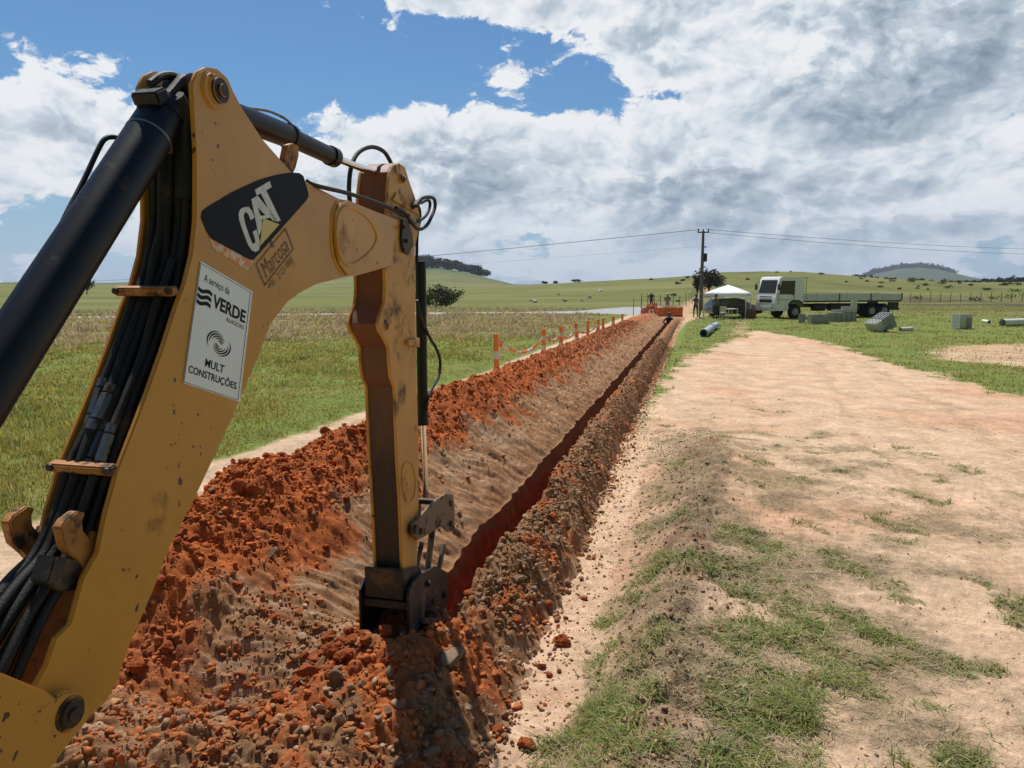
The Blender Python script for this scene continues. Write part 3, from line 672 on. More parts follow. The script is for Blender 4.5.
t_ = FRT.node_tree; bs = t_.nodes['Principled BSDF']; g_ = t_.nodes.new('ShaderNodeNewGeometry'); sx_ = t_.nodes.new('ShaderNodeSeparateXYZ'); t_.links.new(g_.outputs['Position'], sx_.inputs[0])
nz_ = t_.nodes.new('ShaderNodeTexNoise'); nz_.inputs['Scale'].default_value = 7; nz_.inputs['Detail'].default_value = 9; nz_.inputs['Roughness'].default_value = .65
mm_ = t_.nodes.new('ShaderNodeVectorMath'); mm_.operation = 'MULTIPLY'; mm_.inputs[1].default_value = (1, 1, .35); t_.links.new(g_.outputs['Position'], mm_.inputs[0]); t_.links.new(mm_.outputs[0], nz_.inputs['Vector'])
ad_ = t_.nodes.new('ShaderNodeMath'); ad_.operation = 'MULTIPLY_ADD'; t_.links.new(nz_.outputs[0], ad_.inputs[0]); ad_.inputs[1].default_value = 1.1; t_.links.new(sx_.outputs[2], ad_.inputs[2])
cr_ = t_.nodes.new('ShaderNodeValToRGB'); t_.links.new(ad_.outputs[0], cr_.inputs[0])
mr_ = t_.nodes.new('ShaderNodeMapRange'); t_.links.new(ad_.outputs[0], mr_.inputs[0]); mr_.inputs[1].default_value = .6; mr_.inputs[2].default_value = 3.6; t_.links.new(mr_.outputs[0], cr_.inputs[0])
e_ = cr_.color_ramp.elements; e_[0].position = .0; e_[0].color = (.015,.011,.012,1); e_[1].position = .85; e_[1].color = (.18,.062,.022,1)
for p_, c_ in ((.30, (.035,.022,.018,1)), (.44, (.035,.02,.016,1)), (.56, (.13,.055,.025,1))): q = cr_.color_ramp.elements.new(p_); q.color = c_  # wear bands
t_.links.new(cr_.outputs[0], bs.inputs['Base Color']); bs.inputs['Roughness'].default_value = .6
bn_ = t_.nodes.new('ShaderNodeBump'); bn_.inputs['Strength'].default_value = .3; bn_.inputs['Distance'].default_value = .01; t_.links.new(nz_.outputs[0], bn_.inputs['Height']); t_.links.new(bn_.outputs[0], bs.inputs['Normal'])
SI = insv(SO, .014)
MB().prism([P3(v, z, -.038) for v, z in SI], [P3(v, z, -.20) for v, z in SI]).build('stick_front', FRT, stick, .002)
ringpin(400.5, 179, -.02, .020, mats=(STK, PIN))
for (px_, py_, r_) in ((386, 326, .022),): ringpin(px_, py_, -.02, r_, name='boss', parent=stick, out=.012, mats=(STK, PIN))
MB().tube([PP(x_, y_, -.018) for x_, y_ in [(402,470),(405,463),(410,462),(414,470),(415.5,485),(413,498),(409,502),(405,497),(402.5,485)]], .0045, 8, closed=True).build('cast_rim', STK, stick)
pris('lug', [(405,340),(405,345),(416,347),(416,338)], -.02, -.018, .006, STK, stick, .002)
pris('ear_rib', [(391,200),(395,192),(414,204),(419,216),(412,212),(396,203)], -.02, -.019, -.008, STK, stick, .003)
pb = pris('pivot_bracket', [(398,219),(404,222),(408,234),(409,246),(404,255),(399,252),(397,240)], 0, .014, .03, PIN, ARM, .003)
for px_, py_ in ((402,227), (405,241), (402,250)):
    v, z = pl(px_, py_, .03); MB().cyl(P3(v, z, .028), P3(v, z, .05), .012, n=6).build('bolt', BKT, pb, .001)
# loop hoses around the elbow
def hose(pts, w, r_, name='hydraulic_hose', m=RUB):
    return MB().tube([PP(a_[0], a_[1], w if len(a_) < 3 else a_[2]) for a_ in pts], r_, 12, sub=8).build(name, m, ARM)
hose([(350,203),(349,188),(351,168),(358,153),(371,147),(383,151),(390,161),(394,172)], -.14, .0125)
hose([(306,181,-.03),(314,185,.0),(330,189),(343,192),(360,197),(375,202),(388,207),(397,212),(404,216)], .02, .0105)
hose([(396,208),(404,212),(409,219),(418,229),(426,226),(431,218),(435,207),(434,199),(428,197),(421,199),(416,206)], .03, .011)
hose([(404,226),(411,222),(419,221),(427,214),(430,205),(428,200),(421,203)], -.01, .010)
hose([(376,200,-.13),(392,196,-.13),(408,198,-.13),(418,206,-.13),(420,218,-.13),(417,240,-.13),(417,300,-.13)], -.13, .011)
hose([(417,300),(420,314),(424,325),(430,338),(436,348),(440,360),(439,375),(433,387),(428,398),(426,411)], -.06, .0105)
MB().cyl(PP(412,207,.0), PP(420,201,.0), .018, n=8).cyl(PP(408,216,.02), PP(414,222,.02), .016, n=8).build('hose_fitting', STL, ARM, .001)
# bucket cylinder behind the stick
wq = -.10; q0, q1, q2 = PP(420.5, 262, wq), PP(423, 424, wq), PP(426, 497, wq)
bc = MB().cyl(q0, q1, .036, n=28).cyl(q1-(q1-q0)*.03, q1+(q1-q0)*.005, .040, n=28).build('bucket_cylinder', BLK, ARM, .003)
MB().cyl(q1, q2, .020, n=24).build('cylinder_rod', CHR, bc)
MB().cyl(PP(417,498,-.03), PP(417,498,-.03)+side_*.15, .03, n=20).build('rod_eye', PIN, bc, .003)
# links and bucket
lk = [(416,520),(427,507),(436,499),(444.5,494),(451.6,494),(453.5,506),(453.5,530),(447,532),(440,526),(424.5,536),(416,540),(411,534.5),(411,523)]
for wa, wb in ((.004, .020), (-.242, -.258)): pris('bucket_link', lk, .01, wa, wb, mat('worn_link_steel', (.20,.14,.09), .55, .3, noise_s=8, noise_a=.5, dirt=(.03,.025,.02), dirt_s=8, dirt_t=.5, bump=.3), ARM, .003)
for px_, py_, r_ in ((449,503,.022), (449,524,.022), (413.5,529,.030), (419,531,.020)):
    v, z = pl(px_, py_, .01); MB().cyl(P3(v, z, -.27), P3(v, z, .035), r_, n=20).build('pin', PIN, ARM, .002)
for wv in (-.03, -.20):
    a_, b_2 = pl(438, 528, .01), pl(431, 588, .01)
    MB().cyl(P3(*a_, wv), P3(*b_2, wv), .022, n=14).build('link_bar', mat('worn_link_steel', (.2,.14,.09)), ARM, .002)
    a_, b_2 = pl(449, 545, .01), pl(440, 590, .01)
    MB().cyl(P3(*a_, wv), P3(*b_2, wv), .018, n=14).build('link_bar', mat('worn_link_steel', (.2,.14,.09)), ARM, .002)
bk = empty('bucket', base); bk.parent = ARM; bk.location = (0, 0, 0)
sp_ = [(407,595),(411,583),(420,574),(434,566),(446,572),(447,600),(442,640),(430,680),(412,712),(405,690),(408,650)]
for wa, wb in ((.035, .050), (-.285, -.270)): pris('side_plate', sp_, .04, wa, wb, BKT, bk, .003)
shell = [pl(*p_, .04) for p_ in [(411,590),(420,579),(434,571),(443,577),(444,600),(439,640),(427,680),(411,706)]]
sh2 = [pl(*p_, .04) for p_ in [(412,596),(421,585),(433,578),(438,583),(439,601),(434,638),(422,676),(408,698)]]
ring = shell+sh2[::-1]
MB().prism([P3(v, z, .034) for v, z in ring], [P3(v, z, -.269) for v, z in ring]).build('bucket_shell', BKT, bk, .002)
MB().box(P3(*pl(411, 606, .04), -.118), (.32, .03, .05), rz=-A).build('top_lip', BKT, bk, .003)
pris('hinge_block', [(401,570),(418,566),(428,585),(413,602),(402,600)], .0, .008, -.245, BKT, bk, .005)
for px_, py_, r_, out in ((416,584,.036,.035), (424,583,.020,.075), (441,594,.022,.07)):
    v, z = pl(px_, py_, .03); MB().cyl(P3(v, z, -.30), P3(v, z, out), r_, n=22).build('pin', PIN, bk, .003)
for k in range(4):
    v, z = pl(409, 706, .04); MB().cyl(P3(v, z, .02-.1*k), P3(v-.08, z-.08, .02-.1*k), .02, .008, n=6).build('tooth', PIN, bk)

# ------------------------------------------------------------------ lettering and decals on the boom
def quadmap(Q, w):
    (x0, y0), (x1, y1), (x2, y2), (x3, y3) = Q                # TL TR BR BL in picture terms, put on the boom's face
    def f(s, t):
        px = (x0*(1-s)+x1*s)*(1-t)+(x3*(1-s)+x2*s)*t; py = (y0*(1-s)+y1*s)*(1-t)+(y3*(1-s)+y2*s)*t
        return PP(px, py, w)
    return f
def flat(name, polys, f, m, parent):
    b = MB()
    for P in polys: b.add([f(*p) for p in P], [tuple(range(len(P)))])
    return b.build(name, m, parent, smooth=False)
def text(name, s, box, f, m, parent, bold=0.0, tight=None, space=1.0):
    cu = bpy.data.curves.new('lettering', 'FONT'); cu.body = s; cu.offset = bold; cu.resolution_u = 4; cu.space_character = space
    o = bpy.data.objects.new('lettering', cu); COL.objects.link(o); dg_ = bpy.context.evaluated_depsgraph_get(); dg_.update()
    me = bpy.data.meshes.new_from_object(o.evaluated_get(dg_)); me.name = name; bpy.data.objects.remove(o)
    xs = [v.co.x for v in me.vertices]; ys = [v.co.y for v in me.vertices]; x0, x1 = min(xs), max(xs); y0, y1 = min(ys), max(ys)
    if tight: y0, y1 = tight
    s0, t0, s1, t1 = box
    pp = parent; org = Vector((0, 0, 0))
    while pp is not None: org = org+pp.location; pp = pp.parent
    for v in me.vertices:
        v.co = f(s0+(v.co.x-x0)/(x1-x0)*(s1-s0), t1-(v.co.y-y0)/(y1-y0)*(t1-t0))-org
    me.materials.clear(); me.materials.append(m); return link(name, me, parent)
SQ = [(200,261),(252,291.5),(239,402),(182.5,383)]
q_ = [pl(*p_, 0) for p_ in SQ]
sign = MB().prism([P3(v, z, .001) for v, z in q_], [P3(v, z, .0035) for v, z in q_]).build('sign_plate', WHT, ARM, .0006)
sign['label'] = 'white sticker with black company lettering on the boom'
f = quadmap(SQ, .0045)
text('lettering', 'A serviço da', (.12,.075,.60,.15), f, INK, sign, .0)
text('lettering', 'VERDE', (.33,.195,.94,.305), f, INK, sign, .03)
text('lettering', 'ALAGOAS', (.60,.325,.93,.362), f, INK, sign, .0)
text('lettering', 'MULT', (.34,.735,.68,.805), f, INK, sign, .018)
text('lettering', 'CONSTRUÇÕES', (.07,.825,.93,.915), f, INK, sign, .018)
wav = []
for k in range(3):
    t0 = .195+k*.05; n_ = 10; top = [(.04+.26*i/n_, t0+.012*math.sin(i/n_*2*math.pi)) for i in range(n_+1)]
    wav += [[top[i], top[i+1], (top[i+1][0], top[i+1][1]+.032), (top[i][0], top[i][1]+.032)] for i in range(n_)]
flat('emblem', wav, f, INK, sign)
sw = []
for k in range(5):
    for hlf in (0, math.pi):
        pr = None
        for i in range(15):
            a_ = hlf+k*.42-.6+i*.155; rr0 = 1-.19*k; th_ = .052*math.sin(i/14*math.pi)+.008
            cs, sn = math.cos(a_), math.sin(a_); p0 = (.53+.21*(rr0-th_)*cs, .575+.098*(rr0-th_)*sn); p1 = (.53+.21*(rr0+th_)*cs, .575+.098*(rr0+th_)*sn)
            if pr: sw.append([pr[0], p0, p1, pr[1]])
            pr = (p0, p1)
flat('emblem', sw, f, INK, sign)
bd = .018; bt = .004; e = bd*.6
flat('border_line', [[(bd,e),(1-bd,e),(1-bd,e+bt),(bd,e+bt)], [(bd,1-e-bt),(1-bd,1-e-bt),(1-bd,1-e),(bd,1-e)], [(bd,e),(bd+bt*2,e),(bd+bt*2,1-e),(bd,1-e)], [(1-bd-bt*2,e),(1-bd,e),(1-bd,1-e),(1-bd-bt*2,1-e)]], f, INK, sign)
dec = [(200.6,217.5),(202,211),(207,207),(232,192),(258,180),(275,175),(290,172.5),(299,173),(303,176),(308,193),(308,197),(305.5,201),(253,260),(249,259.5),(211,239),(206,231)]
q_ = [pl(*p_, 0) for p_ in dec]
logo = MB().prism([P3(v, z, .001) for v, z in q_], [P3(v, z, .0025) for v, z in q_]).build('maker_decal', INK, ARM)
ident = lambda s, t: PP(s, t, .0034)
z7 = lambda pts: [(160+x_/2.954, 160+y_/2.954) for x_, y_ in pts]
LC = z7([(246,140),(262,138),(272,150),(279,170),(268,178),(262,162),(256,154),(250,156),(247,165),(252,190),(264,225),(272,245),(278,248),(282,242),(279,228),(274,212),(285,205),(292,228),(296,250),(292,266),(282,272),(270,266),(259,248),(246,214),(234,178),(232,158),(237,146)])
LA = z7([(262,122),(283,108),(318,150),(330,180),(312,176),(306,168),(296,180),(300,200),(293,220),(287,212),(268,150)])
LA = z7([(270,116),(288,105),(352,183),(332,178),(326,170),(300,176),(304,196),(292,226)])
hol = z7([(288,140),(312,163),(298,165)])
LT = z7([(280,88),(324,62),(330,80),(314,90),(357,180),(336,178),(298,98),(286,105)])
for nm, P in (('letter', LC), ('letter', LA), ('letter', LT)): flat(nm, [P], ident, mat('decal_white_letter', (.70,.70,.68), .5, noise_s=30, noise_a=.15), logo)
flat('letter_counter', [hol], lambda s, t: PP(s, t, .0042), INK, logo)
flat('triangle', [z7([(305,172),(353,190),(294,256)])], lambda s, t: PP(s, t, .005), DYL, logo)
q_ = [pl(*p_, 0) for p_ in [(208.5,237.5),(214,250),(229,259),(246,270),(249,269),(253,261.5),(240,255)]]
MB().prism([P3(v, z, .001) for v, z in q_], [P3(v, z, .0018) for v, z in q_]).build('reflective_strip', DOR, ARM)
mq = [(255.8,264.3),(285.9,227.7),(294,248.7),(265,286)]; f2 = quadmap(mq, .003)
BRN_I = mat('brown_decal', (.07,.022,.012), .5); lw = .02
dl = flat('dealer_frame', [[(0,0),(1,0),(1,lw*2),(0,lw*2)], [(0,1-lw*2),(1,1-lw*2),(1,1),(0,1)], [(0,0),(lw,0),(lw,1),(0,1)], [(1-lw,0),(1,0),(1,1),(1-lw,1)]], f2, BRN_I, ARM)
text('lettering', 'Marcosa', (.12,.16,.90,.86), f2, BRN_I, dl, -.012)
f3 = quadmap([(270,281.2),(291.3,256.5),(294,261.6),(274,286.6)], .003); text('lettering', '81 . 2123-1300', (0,0,1,1), f3, BRN_I, dl, -.014)

# ------------------------------------------------------------------ stones and clods
def ico(sub):
    bm = bmesh.new(); bmesh.ops.create_icosphere(bm, subdivisions=sub, radius=1); V = np.array([v.co for v in bm.verts]); Fc = np.array([[v.index for v in f.verts] for f in bm.faces]); bm.free(); return V, Fc
IV = {k: ico(k) for k in (2, 3, 4)}
def rock_tpl(seed, sub=2, cuts=7, rough=.12):
    rg = np.random.default_rng(seed); V, Fc = IV[sub]; V = V.copy()
    for k in range(cuts):
        n = rg.normal(size=3); n /= np.linalg.norm(n); d = rg.uniform(.35, .8); q = V@n; V = V-np.clip(q-d, 0, None)[:, None]*n
    V = V*(1+rough*fbm(V[:, 0]*2.2+seed, V[:, 1]*2.2+V[:, 2]*1.7, 3, seed))[:, None]+rg.normal(size=V.shape)*rough*(.10 if sub > 2 else .25)
    return V*np.array([1, rg.uniform(.7, 1), rg.uniform(.5, .9)]), Fc
def scatter_rocks(name, U_, V_, S, Cc, tpls, m, lab=None, sink=.35):
    n = len(U_); x, y = xy(U_, V_); z = surf_z(U_, V_); out = []; cols_ = []; Fs = []; off = 0
    for t, (tv, tf) in enumerate(tpls):
        idx = np.arange(n)[np.arange(n) % len(tpls) == t]; k = len(idx)
        if not k: continue
        a = R.uniform(0, 6.28, k); b = R.uniform(-.6, .6, k); ca, sa, cb, sb = np.cos(a), np.sin(a), np.cos(b), np.sin(b)
        P = tv[None]*S[idx, None, None]; X1 = P[..., 0]; Y1 = P[..., 1]*cb[:, None]-P[..., 2]*sb[:, None]; Z1 = P[..., 1]*sb[:, None]+P[..., 2]*cb[:, None]
        X2 = X1*ca[:, None]-Y1*sa[:, None]+x[idx, None]; Y2 = X1*sa[:, None]+Y1*ca[:, None]+y[idx, None]; Z2 = Z1+(z[idx]+S[idx]*sink)[:, None]
        out.append(np.stack([X2, Y2, Z2], -1).reshape(-1, 3)); cols_.append(np.repeat(Cc[idx], len(tv), 0))
        Fs.append((tf[None]+(np.arange(k)*len(tv))[:, None, None]+off).reshape(-1, 3)); off += k*len(tv)
    o = link(name, np_mesh(name, np.vstack(out), [np.vstack(Fs)], m, np.vstack(cols_), smooth=False)); return tag(o, lab, 'soil crumbs', kind='stuff')
def logu(a, b, n): return np.exp(R.uniform(math.log(a), math.log(b), n))
def polar(n, r0, r1, a0, a1):
    r = logu(r0, r1, n); a = np.radians(R.uniform(a0, a1, n)); return r*np.sin(a), r*np.cos(a), r
tp2 = [rock_tpl(300+k) for k in range(9)]
# clod
m_rock = vmat('clod_material', ns=(9., 70.), na=.25, bump=.7, bdist=.006, bs=(60., 220.))
def sizes(n, a, b, p=2.2):
    q = R.uniform(0, 1, n); return (a**(1-p)+(b**(1-p)-a**(1-p))*q)**(1/(1-p))
# heap top
n = 30000; v = logu(3.2, 40, n); u = np.where(R.uniform(0, 1, n) < .75, R.normal(-3.65, .45, n), R.uniform(-4.6, -2.3, n)); ok = (u > -4.8) & (u < -2.25); u, v = u[ok], v[ok]
S = np.maximum(sizes(len(u), .006, .042), .0009*v); Cc = soil_color(u, v, 'l')*R.uniform(.75, 1.2, (len(u), 1))
keep = ((u < -3.0) | (R.uniform(0, 1, len(u)) < .30)) & ((v > 4.5) | (R.uniform(0, 1, len(u)) < .45)); scatter_rocks('soil_crumbs', u[keep], v[keep], S[keep], Cc[keep], tp2, m_rock, 'small red and brown crumbs strewn over the soil heap')
# bank
n = 15000; v = logu(2.5, 30, n); u = np.where(v < 4.6, R.uniform(-2.9, -.95, n), np.clip(R.normal(-1.27, .17, n), -1.54, -.8)); fall = R.uniform(0, 1, n) < .04; u = np.where(fall, -1.05+np.abs(R.normal(0, .17, n)), u)
S = np.maximum(sizes(n, .006, .038, 2.0), .0009*v); S = np.where(fall & (u > -.95), S*.7, S)
Cc = soil_color(np.minimum(u, -1.12), v, 'r'); t = R.uniform(0, 1, n)[:, None]; Cc = np.where(t < .16, GRY*.95, Cc); Cc = np.where(t > .95, RED*.85, Cc)*R.uniform(.75, 1.12, (n, 1))
scatter_rocks('rubble', u, v, S, Cc, tp2, m_rock, 'fine stony rubble strewn over the right bank')
# near pit
n = 2600; v = R.uniform(2.5, 4.3, n); u = R.uniform(-4.2, -2.0, n); Cc = soil_color(u, v, 'r'); t = R.uniform(0, 1, n)[:, None]; Cc = np.where(t > .94, RED*.85, Cc)*R.uniform(.78, 1.1, (n, 1))
scatter_rocks('soil_crumbs', u, v, sizes(n, .004, .026, 2.5), Cc, tp2, m_rock, 'crumbs and pebbles in the near pit before the bucket')
n = 2600; x, y, r = polar(n, 3.2, 16, -8, 40); u, v = uv(x, y); ok = (u > -1.1); u, v, r = u[ok], v[ok], r[ok]; t = R.uniform(0, 1, len(u))[:, None]
Cc = np.where(t < .4, BRN, np.where(t < .7, SAND*.8, RED*.9))*R.uniform(.6, 1.2, (len(u), 1)); scatter_rocks('pebbles', u, v, np.maximum(sizes(len(u), .003, .014, 2.2), .0006*r), Cc, tp2, m_rock, 'tiny pebbles and crumbs on the sandy ground')
n = 6500; v = logu(3.0, 13, n); u = R.normal(-.25, .36, n); ok = (u > -.95) & (u < .9); u, v = u[ok], v[ok]; t = R.uniform(0, 1, len(u))[:, None]
Cc = np.where(t < .6, C3(.36,.24,.145), np.where(t < .85, C3(.46,.31,.19), BRN))*R.uniform(.6, 1.15, (len(u), 1)); scatter_rocks('soil_crumbs', u, v, np.maximum(sizes(len(u), .004, .024, 2.3), .0007*v), Cc, tp2, m_rock, 'dry crumbling soil on the flank of the low grassy berm', .15)
# bigger ones, each its own object
def cmat(name, c, c2): return mat(name, c, .95, noise_s=14, noise_a=.3, dirt=c2, dirt_s=9, dirt_t=.5, bump=.9, bump_s=45, spec=.15)
M_RED = cmat('red_clod', (.44,.11,.032), (.33,.10,.04)); M_BR = cmat('brown_clod', (.27,.16,.09), (.37,.24,.15)); M_GR = cmat('grey_stone', (.36,.25,.165), (.27,.15,.08))
ROCKM = []
for mi, m in enumerate((M_RED, M_BR, M_GR)):
    for k in range(5):
        V_, F_ = rock_tpl(500+mi*10+k, 4 if mi == 0 else 3, 5 if mi == 0 else 12, .30 if mi == 0 else .10); ROCKM.append(np_mesh('clod', V_, [F_], m, smooth=(mi == 0)))
def rock(u, v, s, mi, name, lab, cat, group=None, k=None, rz=None, flat_=1.0, sx=1.0):
    x, y = xy(u, v); z = float(surf_z(np.array([u]), np.array([v]))[0])
    o = link(name, ROCKM[mi*5+(random.randrange(5) if k is None else k)]); o.location = (x, y, z+s*.35*flat_); o.scale = (s*sx, s, s*flat_)
    o.rotation_euler = (random.uniform(-.5, .5), random.uniform(-.5, .5), random.uniform(0, 6.28) if rz is None else rz); return tag(o, lab, cat, group)
def prx(px, py, z=0): return uv(*gp(px, py, z))
for (px, py, s, mi, z, lab) in [(561,645,.058,0,0,'large red clod lying alone on the sandy strip'), (527,748,.052,0,0,'red clod at the foot of the rubble bank, nearest the camera'), (541,668,.038,0,0,'round red clod on the sand below the lone large one'),
    (549,676,.026,0,0,'small red clod touching the round one on the sand'), (555,690,.016,0,0,'pebble sized red clod alone on the sand'), (598,468,.042,1,.05,'brown clod that rolled from the bank onto the sandy strip'),
    (584,597,.034,0,.02,'red clod at the bank toe, above the lone large clod'), (137,690,.060,0,.1,'red clod half buried beside the foot of the boom')]:
    u, v = prx(px, py, z); rock(u, v, s, mi, 'soil_clod', lab, 'soil clod')
for (px, py, s, z, rz, lab) in [(452,656,.095,.33,.9,'long flat grey stone on top of the rubble bank near the bucket'), (470,676,.06,.33,.8,'flat brown stone just below the long flat one on the bank'), (427,620,.075,.33,.3,'broad pale stone leaning at the side of the bucket'),
    (430,722,.055,.33,0,'blunt pale stone in the near rubble'), (215,704,.06,.05,0,'pale stone in the pit beside the boom'), (233,722,.03,.1,0,'small pale stone in the pit by the boom')]:
    u, v = prx(px, py, z); rock(u, v, s, 2, 'stone', lab, 'stone', rz=rz, flat_=.5, sx=1.5 if s > .07 else 1)
for k in range(130):
    v = float(logu(3.6, 11, 1)[0]); u = float(np.clip(R.normal(-3.55, .42), -4.5, -2.6))
    mi = 0 if random.random() < (.9 if u < -3.1 else .4) else 1
    rock(u, v, float(sizes(1, .032, .085, 2.4)[0]), mi, 'soil_clod', 'loose clod of dug earth lying on the long heap', 'soil clod', 'clods on the long soil heap')
for k in range(110):
    v = float(logu(2.7, 9, 1)[0]); u = float(R.uniform(-2.3, -1.0) if v < 4.6 else np.clip(R.normal(-1.22, .15), -1.5, -.9)); mi = random.choice((0, 1, 1, 2, 2))
    rock(u, v, float(sizes(1, .030, .060, 2.6)[0]), mi, 'stone' if mi == 2 else 'soil_clod', 'rough lump of stone or earth lying in the rubble bank', 'stone', 'lumps in the rubble bank')
for k in range(60):
    v = float(R.uniform(3.55, 4.2)); u = float(R.normal(-2.02, .20)); s_ = float(sizes(1, .025, .055, 2)[0])
    o = rock(u, v, s_, 0, 'soil_clod', 'red clod in the loose pile in front of the bucket', 'soil clod', 'clods before the bucket'); o.location.z += random.uniform(0, .03)

# ------------------------------------------------------------------ grass
def blades(name, x, y, z, h, w, lean, Cc, m, lab, cat, curl=1.0):
    n = len(x); a = R.uniform(0, 2*np.pi, n); lx, ly = np.cos(a), np.sin(a); sx, sy = -ly, lx
    # blades turn their flat side any way
    b = a+R.uniform(-1.2, 1.2, n); sx, sy = -np.sin(b), np.cos(b)
    P = np.stack([x, y, z], 1); out = np.zeros((n, 5, 3))
    def pt(t):
        o = np.stack([lx*lean*h*(t**1.6), ly*lean*h*(t**1.6), h*(t-.45*curl*np.minimum(lean, 1.3)*t*t)], 1); return P+o
    sd = np.stack([sx*w*.5, sy*w*.5, 0*w], 1)
    out[:, 0] = pt(0)-sd; out[:, 1] = pt(0)+sd; p = pt(.5); out[:, 2] = p-sd*.8; out[:, 3] = p+sd*.8; out[:, 4] = pt(1.0)
    k = np.arange(n)[:, None]*5; q = k+np.array([0, 1, 3, 2]); t = k+np.array([2, 3, 4])
    me = np_mesh(name, out.reshape(-1, 3), [q, t], m, np.repeat(Cc, 5, 0), smooth=True); return tag(link(name, me), lab, cat, kind='stuff')
m_grass = vmat('grass_material', rough=.6, ns=(1.2,), na=.18, bump=0, spec=.3, trans=.42)
m_straw = vmat('straw_material', rough=.8, ns=(1.2,), na=.2, bump=0, spec=.2, trans=.15)
def gcol(n, dry=.15, base=(.19,.25,.06)):
    c = np.tile(np.array(base), (n, 1))*R.uniform(.65, 1.4, (n, 1)); c[:, 0] *= R.uniform(.85, 1.45, n)
    d = R.uniform(0, 1, n) < dry; c[d] = np.array((.48,.40,.20))*R.uniform(.7, 1.2, (d.sum(), 1)); return c
# near right: creeping tufts
x, y, r = polar(150000, 3.0, 17, -12, 40); u, v = uv(x, y); ok = (u > -1.0) & (v > 2.6); x, y = x[ok], y[ok]; ok = R.uniform(0, 1, len(x)) < grass_cover(x, y)*np.clip(.35+.9*fbm(x*5, y*5, 3, 201), .04, 1)*.62; x, y = x[ok], y[ok]
k = 5; x = np.repeat(x, k)+R.normal(0, .022, len(x)*k); y = np.repeat(y, k)+R.normal(0, .022, len(y)*k); n = len(x); r = np.hypot(x, y)
h = R.uniform(.025, .085, n)*np.clip(.8+fbm(x*2, y*2, 2, 203), .5, 1.5); z = ground_z(x, y)-.003
blades('creeping_grass', x, y, z, h, np.maximum(R.uniform(.005, .011, n), r*.0011), R.uniform(.6, 2.4, n), gcol(n, .14), m_grass, 'creeping green grass in patches on the low berm and sandy ground', 'grass')
ncg = n
# dead stems, flat on the ground
x, y, r = polar(60000, 3.0, 14, -12, 40); u, v = uv(x, y); ok = (u > -.8) & (R.uniform(0, 1, len(x)) < (dead_cover(x, y)*.8+grass_cover(x, y)*.25)); x, y = x[ok], y[ok]; n = len(x); r = np.hypot(x, y)
c = np.tile(np.array((.50,.39,.24)), (n, 1))*R.uniform(.5, 1.35, (n, 1))
blades('dead_grass', x, y, ground_z(x, y)+.002, R.uniform(.012, .04, n), np.maximum(R.uniform(.002, .004, n), r*.0008), R.uniform(1.5, 4.0, n), c, m_straw, 'dry dead grass stems strewn over the low berm', 'dead grass')
# left meadow
x, y, r = polar(300000, 5.5, 75, -44, 11); u, v = uv(x, y); le, re = track_edges(v)
den = sm(u+.3*fbm(x*.7, y*.7, 3, 211), le+.05, le-.45)*np.clip(.55+.7*fbm(x*.9, y*.9, 4, 213), .12, 1); rdm = poly_d(x, y, roadP) > -.3
ok = (R.uniform(0, 1, len(x)) < den) & ~rdm; x, y = x[ok], y[ok]; k = 2; x = np.repeat(x, k)+R.normal(0, .03, len(x)*k); y = np.repeat(y, k)+R.normal(0, .03, len(y)*k); n = len(x); r = np.hypot(x, y)
px = 512+F*x/y; bandm = sm(r, 28, 38)*sm(px, 640, 560)
tallp = np.clip(.7+1.3*fbm(x*.35, y*.35, 4, 215), .35, 2.0); edge = sm(uv(x, y)[0], le.mean()-.2, le.mean()-1.2)
h = R.uniform(.08, .24, n)*tallp*(.5+.5*sm(np.abs(uv(x, y)[0]), 6.6, 8.5))*(1+.3*bandm)
c = gcol(n, .10, (.33,.34,.08)); pk = R.uniform(0, 1, n) < bandm*.34; c[pk] = np.array((.58,.40,.30))*R.uniform(.7, 1.2, (pk.sum(), 1)); h[pk] *= 1.5
dk = R.uniform(0, 1, n) < sm(fbm(x*.35, y*.35, 4, 215), .15, .5)*.5; c[dk] *= np.array([.6, .72, .7])
blades('meadow_grass', x, y, ground_z(x, y)-.01, h, np.maximum(R.uniform(.004, .009, n), r*.0012), R.uniform(.15, .9, n), c, m_grass, 'green meadow grass with pinkish seed heads left of the dirt track', 'grass')
# right-hand field
x, y, r = polar(200000, 9, 100, 8, 44); u, v = uv(x, y); sand, tr, strip = ground_masks(x, y); ok = (R.uniform(0, 1, len(x)) < (1-sand)*np.clip(.5+.8*fbm(x*.6, y*.6, 4, 221), .1, 1)) & (u > -.7) & (poly_d(x, y, upP) < -.3); x, y = x[ok], y[ok]; n = len(x); r = np.hypot(x, y)
tallp = np.clip(.8+1.4*fbm(x*.4, y*.4, 4, 223), .35, 2.6)
blades('field_grass', x, y, ground_z(x, y)-.01, R.uniform(.04, .14, n)*tallp, np.maximum(R.uniform(.004, .009, n), r*.0012), R.uniform(.2, 1.1, n), gcol(n, .22, (.29,.295,.075)), m_grass, 'rough green field grass around the sandy clearing', 'grass')

